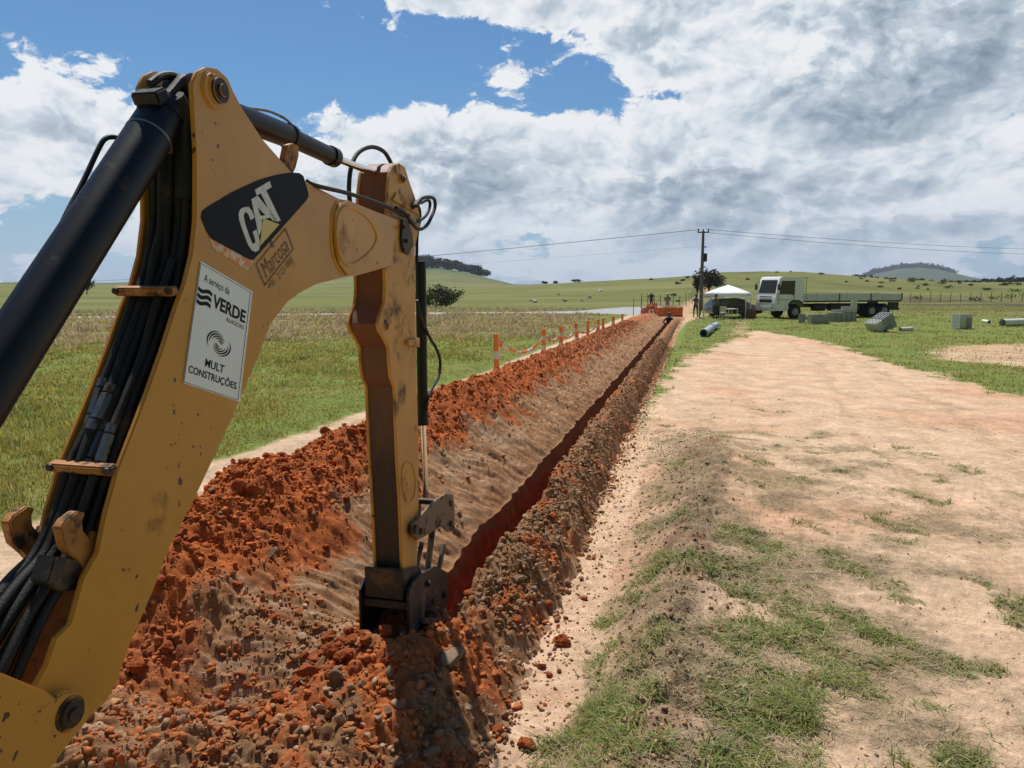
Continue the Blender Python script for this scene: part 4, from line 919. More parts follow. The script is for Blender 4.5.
# ------------------------------------------------------------------ far things
ORG = (0, 0, 0)
WP = mat('white_paint', (.82,.84,.86), .4, noise_s=3, noise_a=.06, dirt=(.50,.45,.38), dirt_s=2.5, dirt_t=.6)
DKM = mat('dark_chassis', (.02,.02,.022), .6, noise_s=5, noise_a=.4); GLS = mat('dark_glass', (.02,.025,.03), .08, spec=.8); TYR = mat('tyre_rubber', (.02,.02,.02), .9, bump=.3)
GRB = mat('grey_side_board', (.62,.66,.69), .6, noise_s=3, noise_a=.15, dirt=(.25,.2,.16), dirt_s=3); RIM = mat('wheel_rim', (.35,.35,.35), .5, .5); CRM = mat('cream_frame_paint', (.62,.58,.40), .6)
ORA = mat('orange_plastic', (.95,.26,.05), .5, noise_s=6, noise_a=.15, dirt=(.40,.14,.06), dirt_s=5); WBD = mat('white_band', (.72,.72,.70), .5, dirt=(.5,.38,.3), dirt_s=9)
def gpt(px, py, z=0):
    x, y = gp(px, py, z); return Vector((x, y, float(ground_z(np.array([x]), np.array([y]))[0])))
def gat(px, Y):
    x = (px-512)/F*Y*(math.cos(PITCH)+math.sin(PITCH)*.12); return Vector((x, Y, float(ground_z(np.array([x]), np.array([Y]))[0])))
# truck: local +X forward
tr = empty('flatbed_truck', gpt(785, 317.8), 'white cab-over truck with a long empty grey flatbed parked in the field', 'truck', rz=math.radians(196))
SCL = 1.06
def LB(): return MB()
prof = [(1.55,.55),(1.64,.75),(1.64,1.35),(1.56,1.72),(1.36,2.70),(1.28,2.82),(1.1,2.86),(-.5,2.86),(-.6,2.80),(-.64,1.1),(-.66,.85),(-.62,.85),(-.52,1.02),(-.30,1.16),(0,1.2),(.30,1.16),(.52,1.0),(.62,.75),(.64,.55)]
cabo = LB().prism([(x*SCL, 1.17, z*SCL) for x, z in prof], [(x*SCL, -1.17, z*SCL) for x, z in prof]).build('cab', WP, tr, .04, org=ORG)
ws = [(1.565,1.74),(1.375,2.64)]
LB().prism([(ws[0][0]*SCL+.015, 1.0, ws[0][1]*SCL), (ws[1][0]*SCL+.015, .95, ws[1][1]*SCL), (ws[1][0]*SCL+.015, -.95, ws[1][1]*SCL), (ws[0][0]*SCL+.015, -1.0, ws[0][1]*SCL)],
  [(ws[0][0]*SCL-.03, 1.0, ws[0][1]*SCL), (ws[1][0]*SCL-.03, .95, ws[1][1]*SCL), (ws[1][0]*SCL-.03, -.95, ws[1][1]*SCL), (ws[0][0]*SCL-.03, -1.0, ws[0][1]*SCL)]).build('windscreen', GLS, tr, org=ORG)
for s_ in (1, -1):
    w = LB().prism([(x*SCL, s_*1.185, z*SCL) for x, z in [(1.36,1.66),(1.20,2.58),(.15,2.58),(.15,1.66)]], [(x*SCL, s_*1.16, z*SCL) for x, z in [(1.36,1.66),(1.20,2.58),(.15,2.58),(.15,1.66)]])
    dr = LB().prism([(x*SCL, s_*1.182, z*SCL) for x, z in [(1.42,1.3),(1.38,1.66),(1.15,2.58),(.17,2.58),(.17,1.30),(.4,1.25),(.72,.95),(1.4,.95)]], [(x*SCL, s_*1.172, z*SCL) for x, z in [(1.42,1.3),(1.38,1.66),(1.15,2.58),(.17,2.58),(.17,1.30),(.4,1.25),(.72,.95),(1.4,.95)]]).build('door', WP, tr, org=ORG)
    w.build('window', GLS, dr, org=ORG)
    for c_, d_ in (((.16*SCL, s_*1.19, 1.95*SCL), (.02, .02, 1.35)), ((.8*SCL, s_*1.19, 1.3*SCL), (1.25, .02, .02)), ((1.43*SCL, s_*1.188, 1.35*SCL), (.02, .02, .8))): LB().box(c_, d_).build('seam', DKM, dr, org=ORG)
    LB().box((.3*SCL, s_*1.2, 1.62*SCL), (.18, .03, .05)).build('handle', DKM, dr, org=ORG)
    LB().tube([(1.4*SCL, s_*1.17, 2.5*SCL), (1.55*SCL, s_*1.35, 2.4*SCL), (1.55*SCL, s_*1.36, 1.95*SCL)], .02, 6).box((1.55*SCL, s_*1.38, 2.15*SCL), (.10, .20, .42)).build('mirror', DKM, tr, org=ORG)
    LB().box((1.66*SCL, s_*.88, .95*SCL), (.05, .34, .2)).build('headlight', mat('lamp_glass', (.6,.62,.62), .15), tr, .01, org=ORG)
    arch = LB(); 
    arch.prism([(x*SCL, s_*1.2, z*SCL) for x, z in [(.62,.95),(.48,1.16),(.2,1.28),(-.2,1.28),(-.5,1.14),(-.66,.92),(-.56,.88),(-.44,1.04),(-.18,1.16),(.18,1.16),(.42,1.04),(.54,.9)]], [(x*SCL, s_*1.15, z*SCL) for x, z in [(.62,.95),(.48,1.16),(.2,1.28),(-.2,1.28),(-.5,1.14),(-.66,.92),(-.56,.88),(-.44,1.04),(-.18,1.16),(.18,1.16),(.42,1.04),(.54,.9)]])
    arch.build('wheel_arch', DKM, tr, org=ORG)
LB().box((1.63*SCL, 0, 1.20*SCL), (.07, 1.5, .20)).box((1.64*SCL, 0, 1.5*SCL), (.03, 1.5, .06)).build('grille', DKM, tr, .01, org=ORG)
LB().box((1.62*SCL, 0, .68*SCL), (.16, 2.3, .34)).build('bumper', GRB, tr, .03, org=ORG)
LB().box((1.70*SCL, 0, .7*SCL), (.01, .45, .14)).build('number_plate', WBD, tr, org=ORG)
LB().box((-4.3, .42, .92), (8.6, .14, .24)).box((-4.3, -.42, .92), (8.6, .14, .24)).build('chassis', DKM, tr, .01, org=ORG)
for x_ in (-2.2, -3.6): LB().cyl((x_-.5, .85, .82), (x_+.5, .85, .82), .28, n=20).build('fuel_tank', DKM, tr, .02, org=ORG)
LB().box((-5.1, 0, 1.24), (8.5, 2.42, .12)).build('deck', DKM, tr, .01, org=ORG)
for s_ in (1, -1):
    for k in range(9):
        x_ = -1.32-k*.945; LB().box((x_, s_*1.21, 1.55), (.91, .05, .46)).box((x_, s_*1.245, 1.42), (.9, .02, .03)).box((x_, s_*1.245, 1.62), (.9, .02, .03)).build('side_board', GRB, tr, .005, org=ORG)
    for x_ in (-3.7, -6.5, -9.34): LB().box((x_, s_*1.24, 1.55), (.07, .08, .56)).build('stake', DKM, tr, org=ORG)
    LB().box((-8.75, s_*1.05, .85), (1.0, .04, .6)).build('mudguard', DKM, tr, org=ORG)
LB().box((-9.36, 0, 1.55), (.05, 2.4, .46)).build('tailboard', GRB, tr, org=ORG)
LB().box((-9.3, 0, .62), (.1, 2.2, .12)).build('rear_bumper', DKM, tr, org=ORG)
hb = LB()
for y_ in (-1.15, -.4, .4, 1.15): hb.box((-.83, y_, 2.15), (.06, .06, 1.75))
for z_ in (3.0, 2.2): hb.box((-.83, 0, z_), (.061, 2.36, .06))
hb.box((-.7, 1.15, 2.98), (.5, .06, .06)).box((-.7, -1.15, 2.98), (.5, .06, .06)); hb.build('headboard_frame', CRM, tr, org=ORG)
def wheel(x, y, r, w, par):
    s_ = 1 if y > 0 else -1; wh = LB().cyl((x, y-w/2, r), (x, y+w/2, r), r, n=28).build('wheel', TYR, par, .04, org=ORG)
    LB().cyl((x, y+s_*w*.3, r), (x, y+s_*(w/2+.012), r), r*.55, r*.5, n=20).cyl((x, y+s_*w*.4, r), (x, y+s_*(w/2+.05), r), r*.2, n=12).build('rim', RIM, wh, .01, org=ORG)
for s_ in (1, -1):
    wheel(0, s_*1.02, .50, .28, tr); wheel(-6.7, s_*.98, .50, .5, tr); wheel(-7.85, s_*.98, .50, .5, tr)
# car below the tent
cr_ = empty('parked_car', gpt(733, 316.5), 'dark hatchback parked under and behind the white canopy', 'car', rz=math.radians(8))
CB = mat('dark_blue_car_paint', (.015,.018,.028), .25, coat=.6)
body = [(-2.0,.28),(-2.05,.75),(-1.95,.98),(-1.45,1.42),(-.3,1.47),(.35,1.38),(1.05,.98),(1.75,.84),(2.0,.62),(2.02,.3),(1.62,.25),(1.5,.5),(1.22,.62),(.94,.5),(.84,.24),(-.95,.24),(-1.06,.5),(-1.32,.62),(-1.6,.5),(-1.7,.26)]
LB().prism([(x, .84, z) for x, z in body], [(x, -.84, z) for x, z in body]).build('body', CB, cr_, .05, org=ORG)
LB().prism([(.42,.68,1.36),(1.05,.74,1.0),(1.05,-.74,1.0),(.42,-.68,1.36)], [(.46,.68,1.40),(1.09,.74,1.02),(1.09,-.74,1.02),(.46,-.68,1.40)]).build('windscreen', mat('pale_windscreen_glass', (.45,.50,.54), .15), cr_, org=ORG)  # windscreen has a pale grey-blue base colour, unlike the dark side windows
for s_ in (1, -1):
    for q in ([(-1.5,1.0),(-1.3,1.33),(-.62,1.38),(-.62,1.0)], [(-.55,1.0),(-.55,1.38),(.25,1.3),(.75,1.0)]): LB().prism([(x, s_*.853, z) for x, z in q], [(x, s_*.835, z) for x, z in q]).build('window', GLS, cr_, org=ORG)
    wheel(1.22, s_*.78, .31, .2, cr_); wheel(-1.32, s_*.78, .31, .2, cr_)
    LB().box((1.93, s_*.6, .66), (.1, .28, .12)).build('headlight', mat('lamp_glass', (.6,.62,.62), .15), cr_, .01, org=ORG)
# canopy
tn = empty('canopy_tent', gpt(727, 317.5), 'white pop-up canopy tent on four thin legs near the truck', 'tent', rz=math.radians(-24))
CAN = mat('white_canopy_cloth', (.80,.82,.84), .8, bump=.2, bump_s=4); 
hx = 1.55; ze = 1.78; zp = 2.45; n_ = 12; V = []; Fc = []
for j in range(n_+1):
    for i in range(n_+1):
        x = -hx+2*hx*i/n_; y = -hx+2*hx*j/n_; k = max(abs(x), abs(y))/hx; V.append((x, y, ze+(zp-ze)*(1-k)**.85-.05*math.sin(k*math.pi)*math.cos(2*math.atan2(y, x))**2))
for j in range(n_):
    for i in range(n_): a = j*(n_+1)+i; Fc.append((a, a+1, a+n_+2, a+n_+1))
m_ = MB().add(V, Fc)
cvv = m_.build('canopy', CAN, tn, org=ORG); md = cvv.modifiers.new('t', 'SOLIDIFY'); md.thickness = .02
vb = MB()
for a, b in (((-hx,-hx),(hx,-hx)), ((hx,-hx),(hx,hx)), ((hx,hx),(-hx,hx)), ((-hx,hx),(-hx,-hx))):
    c = ((a[0]+b[0])/2*1.004, (a[1]+b[1])/2*1.004, ze-.09); vb.box(c, (abs(a[0]-b[0])+.01 or .01, abs(a[1]-b[1])+.01 or .01, .2) if True else None)
vb.build('valance', CAN, tn, org=ORG)
for sx in (-1, 1):
    for sy in (-1, 1): MB().box((sx*(hx-.05), sy*(hx-.05), ze/2), (.06, .06, ze)).box((sx*(hx-.05), sy*(hx-.05), .02), (.14, .14, .03)).build('leg', WBD, tn, org=ORG)
def chairlike(name, loc, lab, cat, rz, top=.45, w=.5, back=True, m=WBD):
    t = empty(name, loc, lab, cat, rz=rz); MB().box((0, 0, top), (w, w, .04)).build('seat' if back else 'table_top', m, t, .01, org=ORG)
    if back: MB().box((0, w*.48, top+.26), (w*.95, .03, .42)).build('backrest', m, t, .01, org=ORG)
    for sx in (-1, 1):
        for sy in (-1, 1): MB().box((sx*w*.44, sy*w*.44, top/2-.01), (.04, .04, top-.02)).build('leg', m, t, org=ORG)
chairlike('plastic_chair', gpt(723.5, 319), 'white plastic chair in front of the dark car', 'chair', 2.6)
chairlike('plastic_table', gpt(730, 319), 'white plastic table beside the white chair', 'table', .3, .72, .8, False)
chairlike('stool', gpt(741, 318.5), 'dark low stool between the white table and brown box', 'stool', .2, .5, .45, False, DKM)
bx_ = tag(MB().box((0, 0, .32), (.62, .5, .64)).box((0, 0, .66), (.66, .54, .05)).build('wooden_box', mat('brown_box_wood', (.20,.09,.045), .8, noise_s=6, noise_a=.2), None, .01, org=ORG), 'brown box on the grass beside the truck bumper', 'box'); bx_.location = gpt(750.5, 318.5)
# people
SKN = mat('skin', (.22,.11,.07), .6)
def person(loc, rz, shirt, trousers, lab, hat, pose='stand', scale=1.0, long_=True):
    root = empty('person', loc, lab, 'person', rz=rz); root.scale = (scale,)*3
    J = {}; E = []; 
    def j(n_, p, r): J[n_] = (Vector(p), r)
    j('pel',(0,0,.95),.125); j('wai',(0,.0,1.10),.115); j('che',(0,.01,1.32),.145); j('nec',(0,.01,1.47),.06); j('hea',(0,-.01,1.60),.085); j('top',(0,0,1.70),.075)
    E += [('pel','wai'),('wai','che'),('che','nec'),('nec','hea'),('hea','top')]
    for s_, n_ in ((-1,'L'), (1,'R')):
        if pose == 'hips': el_, wr = (s_*.36,.05,1.16), (s_*.20,-.08,.98)
        elif pose == 'reach': el_, wr = (s_*.26,-.16,1.18), (s_*.18,-.42,1.12)
        else: el_, wr = (s_*.26,.02,1.15), (s_*.28,-.08,.90)
        j('sh'+n_,(s_*.19,.01,1.40),.062); j('el'+n_, el_,.046); j('wr'+n_, wr,.03); E += [('che','sh'+n_),('sh'+n_,'el'+n_),('el'+n_,'wr'+n_)]
        d = (Vector(wr)-Vector(el_)).normalized(); o = d.cross(Vector((s_, .2, .1))).normalized(); p = Vector(wr)+d*.07; j('pa'+n_, p,.032); E.append(('wr'+n_,'pa'+n_))
        for q in range(4): j('f%d'%q+n_, p+d*(.075-.008*abs(q-1))+o*(q-1.5)*.022,.009); E.append(('pa'+n_,'f%d'%q+n_))
        j('th'+n_, Vector(wr)+d*.05+o*-.055,.011); E.append(('wr'+n_,'th'+n_))
        st = .04 if s_ > 0 else -.03
        j('hp'+n_,(s_*.10,0,.88),.098); j('kn'+n_,(s_*.12,-.03+st,.50),.062); j('an'+n_,(s_*.13,.03+st,.10),.045); j('to'+n_,(s_*.15,-.13+st,.045),.04); E += [('pel','hp'+n_),('hp'+n_,'kn'+n_),('kn'+n_,'an'+n_),('an'+n_,'to'+n_)]
    ks = list(J); me = bpy.data.meshes.new('body'); me.from_pydata([J[k][0] for k in ks], [(ks.index(a), ks.index(b)) for a, b in E], [])
    o = bpy.data.objects.new('body', me); COL.objects.link(o); sk = o.modifiers.new('s', 'SKIN'); o.modifiers.new('u', 'SUBSURF').levels = 1
    for i, k in enumerate(ks): me.skin_vertices[0].data[i].radius = (J[k][1],)*2
    me.skin_vertices[0].data[0].use_root = True
    dgp = bpy.context.evaluated_depsgraph_get(); dgp.update(); m2 = bpy.data.meshes.new_from_object(o.evaluated_get(dgp)); bpy.data.objects.remove(o)
    m2.materials.clear()
    for m in (SKN, shirt, trousers, DKM): m2.materials.append(m)
    for f in m2.polygons:
        c = f.center; f.use_smooth = True; wrist = min((c-J['wrL'][0]).length, (c-J['paL'][0]).length, (c-J['wrR'][0]).length, (c-J['paR'][0]).length) < .10 or (pose == 'stand' and abs(c.x) > .24 and c.z < .86)
        f.material_index = 0 if wrist or c.z > 1.47 else (1 if c.z > .98 or (abs(c.x) > .2 and c.z > .8) else (2 if c.z > .12 else 3))
    link('body', m2, root)
    MB().cyl((0,-.01,1.66), (0,-.01,1.70), .125, .12, 20).cyl((0,-.01,1.69), (0,-.01,1.76), .115, .09, 20).cyl((0,-.01,1.76), (0,-.01,1.79), .09, .04, 20).box((0,-.12,1.665), (.15,.10,.015)).build('helmet' if hat[0] else 'hat', hat[1], root, org=ORG)
    MB().add([(0,-.115,1.62),(-.018,-.085,1.585),(.018,-.085,1.585),(0,-.085,1.635)], [(0,1,2),(0,3,1),(0,2,3)]).build('nose', SKN, root, org=ORG)
    return root
cl = lambda n_, c: mat(n_, c, .85, noise_s=7, noise_a=.15)
HW = (True, mat('pale_helmet', (.70,.62,.42), .4))
person(gat(649.4, 76), .3, cl('navy_cloth', (.02,.025,.04)), cl('dark_trousers', (.025,.025,.03)), 'person in dark clothes and a pale hat standing beyond the orange net', HW, 'hips')
person(gat(665.5, 61), 3.0, cl('grey_green_cloth', (.16,.17,.14)), cl('khaki_trousers', (.20,.22,.20)), 'person in grey green work clothes and cream helmet at the orange barrier', HW, 'reach')
person(gat(693.6, 55.5), -.5, cl('olive_cloth', (.12,.12,.09)), cl('dark_work_trousers', (.05,.05,.045)), 'person in olive clothes standing left of the power pole foot', (False, cl('olive_cap', (.09,.09,.07))), 'reach')
person(gat(697.6, 54.5), 1.2, cl('grey_cloth', (.22,.22,.20)), cl('grey_trousers', (.13,.13,.12)), 'person in grey work clothes nearest the power pole', (False, cl('grey_cap', (.16,.16,.15))), 'hips')
person(gat(713.2, 53), .2, cl('brown_grey_cloth', (.15,.14,.12)), cl('black_trousers', (.03,.03,.03)), 'person in dull work clothes standing under the left side of the white tent', (False, cl('olive_cap', (.09,.09,.07))), 'stand')
pt_ = xy(-1.85, 48.5); person(Vector((pt_[0], pt_[1], -1.08)), 2.9, cl('black_cloth', (.012,.012,.014)), cl('black_trousers', (.03,.03,.03)), 'person in black standing inside the far end of the trench', (True, mat('black_helmet', (.015,.015,.018), .4)), 'hips')
# marker posts with bands and sagging tape
posts = [(496.5,334,1.05),(543.5,329,1.0),(561,326.5,1.0),(578,323,1.0),(587.6,320.3,1.05),(598,319.2,1.0),(603,318,1.05),(613,316.4,1.0),(622.6,313.8,1.05)]
desc = ['orange marker post with a white label, nearest the camera', 'banded orange and white post second from the camera, tape tied on', 'banded post third from the camera in the row', 'banded post fourth from the camera, leaning left', 'plain orange post behind the leaning banded one',
  'banded white and orange post in the middle of the far cluster', 'thin orange post just right of the middle banded one', 'banded post eighth from the camera along the heap', 'slim banded post farthest from the camera']
tops = []
for k, (px, py, h) in enumerate(posts):
    x, y = gp(px, py, h); t = empty('marker_post', (x, y, 0), desc[k], 'marker post', 'marker posts along the soil heap'); lean = Vector((-.09 if k == 3 else random.uniform(-.03, .03), random.uniform(-.03, .03), 1)); r_ = .085 if k not in (4, 6, 8) else .065
    def pp_(z): return lean*z
    MB().cyl(pp_(-.05), pp_(h), r_, r_*.78, 20).build('post', ORA, t, .008, org=ORG)
    bands = [(.30,.52)] if k in (0,) else ([(.30,.46),(.62,.78)] if k not in (4, 6) else [])
    for a_, b__ in bands: MB().cyl(pp_(a_*h), pp_(b__*h), r_*1.03*(1-.22*a_), r_*1.03*(1-.22*b__), 20, cap=False).build('band', WBD, t, org=ORG)
    if k == 0: MB().cyl(pp_(.36), pp_(.46), r_*.97, r_*.95, 5).build('label_mark', mat('faded_blue_mark', (.25,.33,.45), .5), t, org=ORG)
    tops.append(Vector((x, y, 0))+lean*h)
def tape(a, b, sag, lab, w=.09):
    V = []; n_ = 24; side = Vector((0, 0, 1)); mi = []
    for i in range(n_+1):
        t = i/n_; p = a.lerp(b, t)-Vector((0, 0, sag*4*t*(1-t))); tw = math.sin(t*7)*.8; up = Vector((math.sin(tw)*.6, 0, math.cos(tw))).normalized(); V += [p-up*w/2, p+up*w/2]
    m_ = MB()
    for i in range(n_): m_.add([V[2*i], V[2*i+1], V[2*i+3], V[2*i+2]], [(0, 1, 2, 3)], (i//3) % 2)
    o = tag(m_.build('barrier_tape', [ORA, WBD], None), lab, 'tape', 'barrier tapes between marker posts'); o.modifiers.new('t', 'SOLIDIFY').thickness = .003
tape(tops[0]-Vector((0,0,.08)), tops[1]-Vector((0,0,.25)), .50, 'orange and white tape sagging from the nearest post to the next')
tape(tops[0]-Vector((0,0,.1)), tops[0]+Vector((.45,.3,-.95)), -.02, 'loose orange tape end hanging slanted from the nearest post')
tape(tops[1]-Vector((0,0,.2)), tops[2]-Vector((0,0,.25)), .22, 'short tape between the second and third posts'); tape(tops[2]-Vector((0,0,.3)), tops[3]-Vector((0,0,.2)), .22, 'short tape between the third and leaning fourth posts')
tape(tops[3]-Vector((0,0,.3)), tops[5]-Vector((0,0,.2)), .2, 'tape between the leaning post and the middle banded post')
for px, py, Y_ in ((632, 307.5, 55), (639.5, 305, 60)):
    b_ = gat(px, Y_); tag(MB().cyl(b_, b_+Vector((.02, 0, 1.45)), .03, .025, 10).build('wooden_stake', mat('weathered_wood', (.20,.15,.11), .9), None), 'thin bare stake '+('left of the orange net' if px < 635 else 'at the edge of the orange net'), 'stake', 'stakes by the net')
# orange net: crumpled and stretched
def netsheet(name, a, b, h0, h1, lab, crumple, seed):
    n_, m__ = 40, 12; V = []; 
    for j_ in range(m__+1):
        for i in range(n_+1):
            t = i/n_; p = a.lerp(b, t); z = (h0+(h1-h0)*t)*j_/m__; q = crumple*float(fbm(np.array(t*6.), np.array(j_*.25), 3, seed)); V.append(Vector((p.x+q*.5, p.y+q, p.z+z+(crumple*.5*float(fbm(np.array(t*9.), np.array(j_*.1), 2, seed+3)) if j_ == m__ else 0))))
    m_ = MB()
    for j_ in range(m__):
        for i in range(n_):
            k = j_*(n_+1)+i; m_.add([V[k], V[k+1], V[k+n_+2], V[k+n_+1]], [(0, 1, 2, 3)])
    bm_o = m_.build(name, ORA, None); w_ = bm_o.modifiers.new('w', 'WELD'); w_.merge_threshold = .001; wr_ = bm_o.modifiers.new('f', 'WIREFRAME'); wr_.thickness = .05; wr_.use_replace = True; return tag(bm_o, lab, 'safety net')
netsheet('safety_net', gat(654, 58), gat(681, 57), .72, .75, 'orange safety net stretched across the far end of the trench', .08, 400)
netsheet('safety_net', gat(640, 52), gat(655, 55), .8, 1.2, 'crumpled orange safety net heaped left of the stretched one', .6, 410)
rail = tag(MB().box((gat(654,58.3)+gat(682,57.3))/2+Vector((0,0,.84)), ((gat(682,57.3)-gat(654,58.3)).length, .1, .07)).build('rail', WBD, None), 'pale rail along the top of the stretched orange net', 'rail')
# pipes
PBL = mat('pale_blue_plastic', (.36,.46,.56), .4, noise_s=2, noise_a=.1, dirt=(.45,.38,.3), dirt_s=3, dirt_t=.6)
def pipe(a, b, r_, lab, m, group=None, bell=True):
    d = (b-a).normalized(); o = MB()
    o.cyl(a, b, r_, n=28, cap=False).cyl(a, b, r_*.93, n=28, cap=False)
    if bell: o.cyl(a, a+d*r_*1.3, r_*1.14, n=28, cap=False).cyl(a+d*r_*1.3, a+d*r_*1.8, r_*1.14, r_, n=28, cap=False)
    n_ = 28; u_ = d.orthogonal().normalized(); w_ = d.cross(u_)
    for c, ra, rb in ((a, r_*.93, r_*(1.14 if bell else 1)), (b, r_*.93, r_)):
        V = [c+(u_*math.cos(2*math.pi*k/n_)+w_*math.sin(2*math.pi*k/n_))*q for q in (ra, rb) for k in range(n_)]; o.add(V, [(k, (k+1) % n_, n_+(k+1) % n_, n_+k) for k in range(n_)])
    return tag(o.build('pipe', m, None), lab, 'pipe', group)
pa, pb_ = gpt(703.5, 337), gpt(711, 331.5); up_ = Vector((0, 0, .19)); pipe(pa+up_, pb_+up_, .18, 'pale blue plastic pipe with a dark open end on the grass', PBL)
pc_ = gpt(714.5, 329.5); pipe(pb_+up_+Vector((.1,.35,0)), gpt(716.5,328.3)+up_, .17, 'second pale blue pipe lying just behind the open one', PBL)
for a_, b__, lab in (((1002,326.5), (1050,325), 'white concrete pipe lying at the right edge of the field'), ((983,322.5), (989,323.5), 'short pale pipe stub in the grass near the white pipe'), ((900,331), (912,330.4), 'short white pipe lying beside the tilted block pile')):
    p, q = gpt(*a_), gpt(*b__); r_ = .22 if a_[0] > 1000 else .10; pipe(p+Vector((0,0,r_)), q+Vector((0,0,r_)), r_, lab, WBD, None, False)
# stacks of concrete blocks: each block its own object
CONC = mat('grey_concrete_block', (.30,.31,.31), .9, noise_s=3, noise_a=.2, dirt=(.22,.2,.17), dirt_s=5, bump=.5); CONW = mat('pale_concrete_block', (.55,.55,.53), .85, noise_s=3, noise_a=.12, bump=.3)
def blockmesh(m, dx_=.39, dy_=.19, dz_=.19):
    o = MB(); t = .03
    for s_ in (-1, 1): o.box((0, s_*(dy_-t)/2, 0), (dx_, t, dz_))
    for x_ in (-(dx_-t)/2, 0, (dx_-t)/2): o.box((x_, 0, 0), (t, dy_-2*t, dz_-.004))
    ob = o.build('concrete_block', m, None, org=ORG); return ob
protoG = blockmesh(CONC); protoW = blockmesh(CONW); used = set()
def put(proto, loc, rot, lab, grp, s_=1.0):
    if proto.name not in used: used.add(proto.name); o = proto
    else: o = proto.copy(); COL.objects.link(o)
    o.location = loc; o.rotation_euler = rot; o.scale = (s_,)*3; return tag(o, lab, 'concrete block', grp)
def stack(px0, py0, px1, py1, rows, lab, grp, proto, s_=1.0, deep=2):
    a, b = gpt(px0, py0), gpt(px1, py1); d = b-a; L_ = d.length; n_ = max(1, int(L_/(.41*s_))); ang = math.atan2(d.y, d.x); nrm = Vector((-d.y, d.x, 0)).normalized()
    for r__ in range(rows):
        for q in range(deep):
            for i in range(n_):
                if rows > 1 and r__ == rows-1 and random.random() < .15: continue
                put(proto, a+d*((i+.5)/n_)+nrm*(q*.21*s_)+Vector((0, 0, (.10+.195*r__)*s_)), (0, 0, ang+random.uniform(-.03, .03)), lab, grp, s_)
stack(795.5, 323.2, 808, 323.4, 3, 'grey block in the short left stack before the truck', 'left block stack', protoG, 1.0)
stack(809.5, 324.2, 828.5, 324.0, 3, 'grey block in the long low stack before the truck', 'middle block stack', protoG)
stack(829.5, 322.0, 855.5, 321.4, 3, 'grey block in the right stack before the truck bed', 'right block stack', protoG)
a = gpt(832, 321.6); b = gpt(855.5, 321.2); d = b-a; ang = math.atan2(d.y, d.x)
for i in range(5):
    for r__ in range(1+i*3//5+(i == 4)): put(protoW, a+d*((i+.6)/5)+Vector((0, .1, .70+.20*r__)), (0, 0, ang), 'pale block in the stepped white pile on top of the right stack', 'stepped pale block pile', 1.0)
def tilted(px, py, tilt, rz, nx, ny, nz_, lab, grp, s_=1.0):
    c = gpt(px, py); m = Matrix.Rotation(rz, 3, 'Z') @ Matrix.Rotation(tilt, 3, 'Y')
    for i in range(nx):
        for j_ in range(ny):
            for k in range(nz_):
                p = m @ Vector(((i-nx/2)*.40*s_, (j_-ny/2)*.205*s_, (k+.5)*.2*s_+.02)); z_ = max(p.z, .1*s_); put(protoW if i == 0 or k == nz_-1 and random.random() < .4 else protoG, c+Vector((p.x, p.y, z_+.12*(tilt != 0))), (m.to_euler().x, m.to_euler().y, m.to_euler().z), lab, grp, s_)
tilted(884, 331.5, -.5, .35, 3, 4, 4, 'block in the tilted pile right of the truck', 'tilted block pile')
tilted(963, 328.5, 0, .2, 2, 3, 4, 'block in the upright pile in the right field', 'upright block pile')
# power pole and lines
WD = mat('pole_concrete', (.13,.125,.12), .85, noise_s=2, noise_a=.2)
pb0 = gat(698.5, 72); pl_ = empty('power_pole', pb0, 'tall grey power pole with a short crossarm beside the tent', 'power pole'); ph_ = at(702, 231, 72).z-pb0.z
MB().cyl((0,0,-.3), (0,0,ph_), .20, .12, 16).build('pole', WD, pl_, org=ORG)
ca_ = MB().box((0,0,ph_-.12), (1.1,.12,.12)).build('crossarm', WD, pl_, org=ORG)
for x_ in (-.48, 0, .48): MB().cyl((x_,0,ph_-.06), (x_,0,ph_+.2), .06, .05, 10).build('insulator', DKM, pl_, org=ORG)
MB().cyl((.25,0,ph_-2.9), (.25,0,ph_-2.1), .2, n=14).build('transformer', DKM, pl_, .03, org=ORG)
for z_ in (1.5, 3.4): MB().box((.12,0,ph_-z_), (.5,.1,.1)).build('bracket', DKM, pl_, org=ORG)
WR = mat('power_wire', (.12,.12,.13), .6); topw = pb0+Vector((0,0,ph_+.15))
def wire(a, b, sag, lab, r_=.022):
    tag(MB().tube([a.lerp(b, t/8)-Vector((0,0,sag*4*(t/8)*(1-t/8))) for t in range(9)], r_, 6, sub=2).build('power_line', WR, None), lab, 'power line')
wire(topw+Vector((-.3,0,0)), at(60, 282, 210), .9, 'long power line running left from the pole over the meadow', .03)
wire(topw+Vector((-.3,0,-1.6)), at(60, 284, 215), .9, 'lower thin line running left from the pole', .008)
wire(topw+Vector((.3,0,0)), at(1250, 247, 130), 1.2, 'upper power line running right from the pole over the truck', .018)
wire(topw+Vector((.3,0,-.3)), at(1250, 251, 132), 1.4, 'lower power line running right from the pole over the truck', .018)
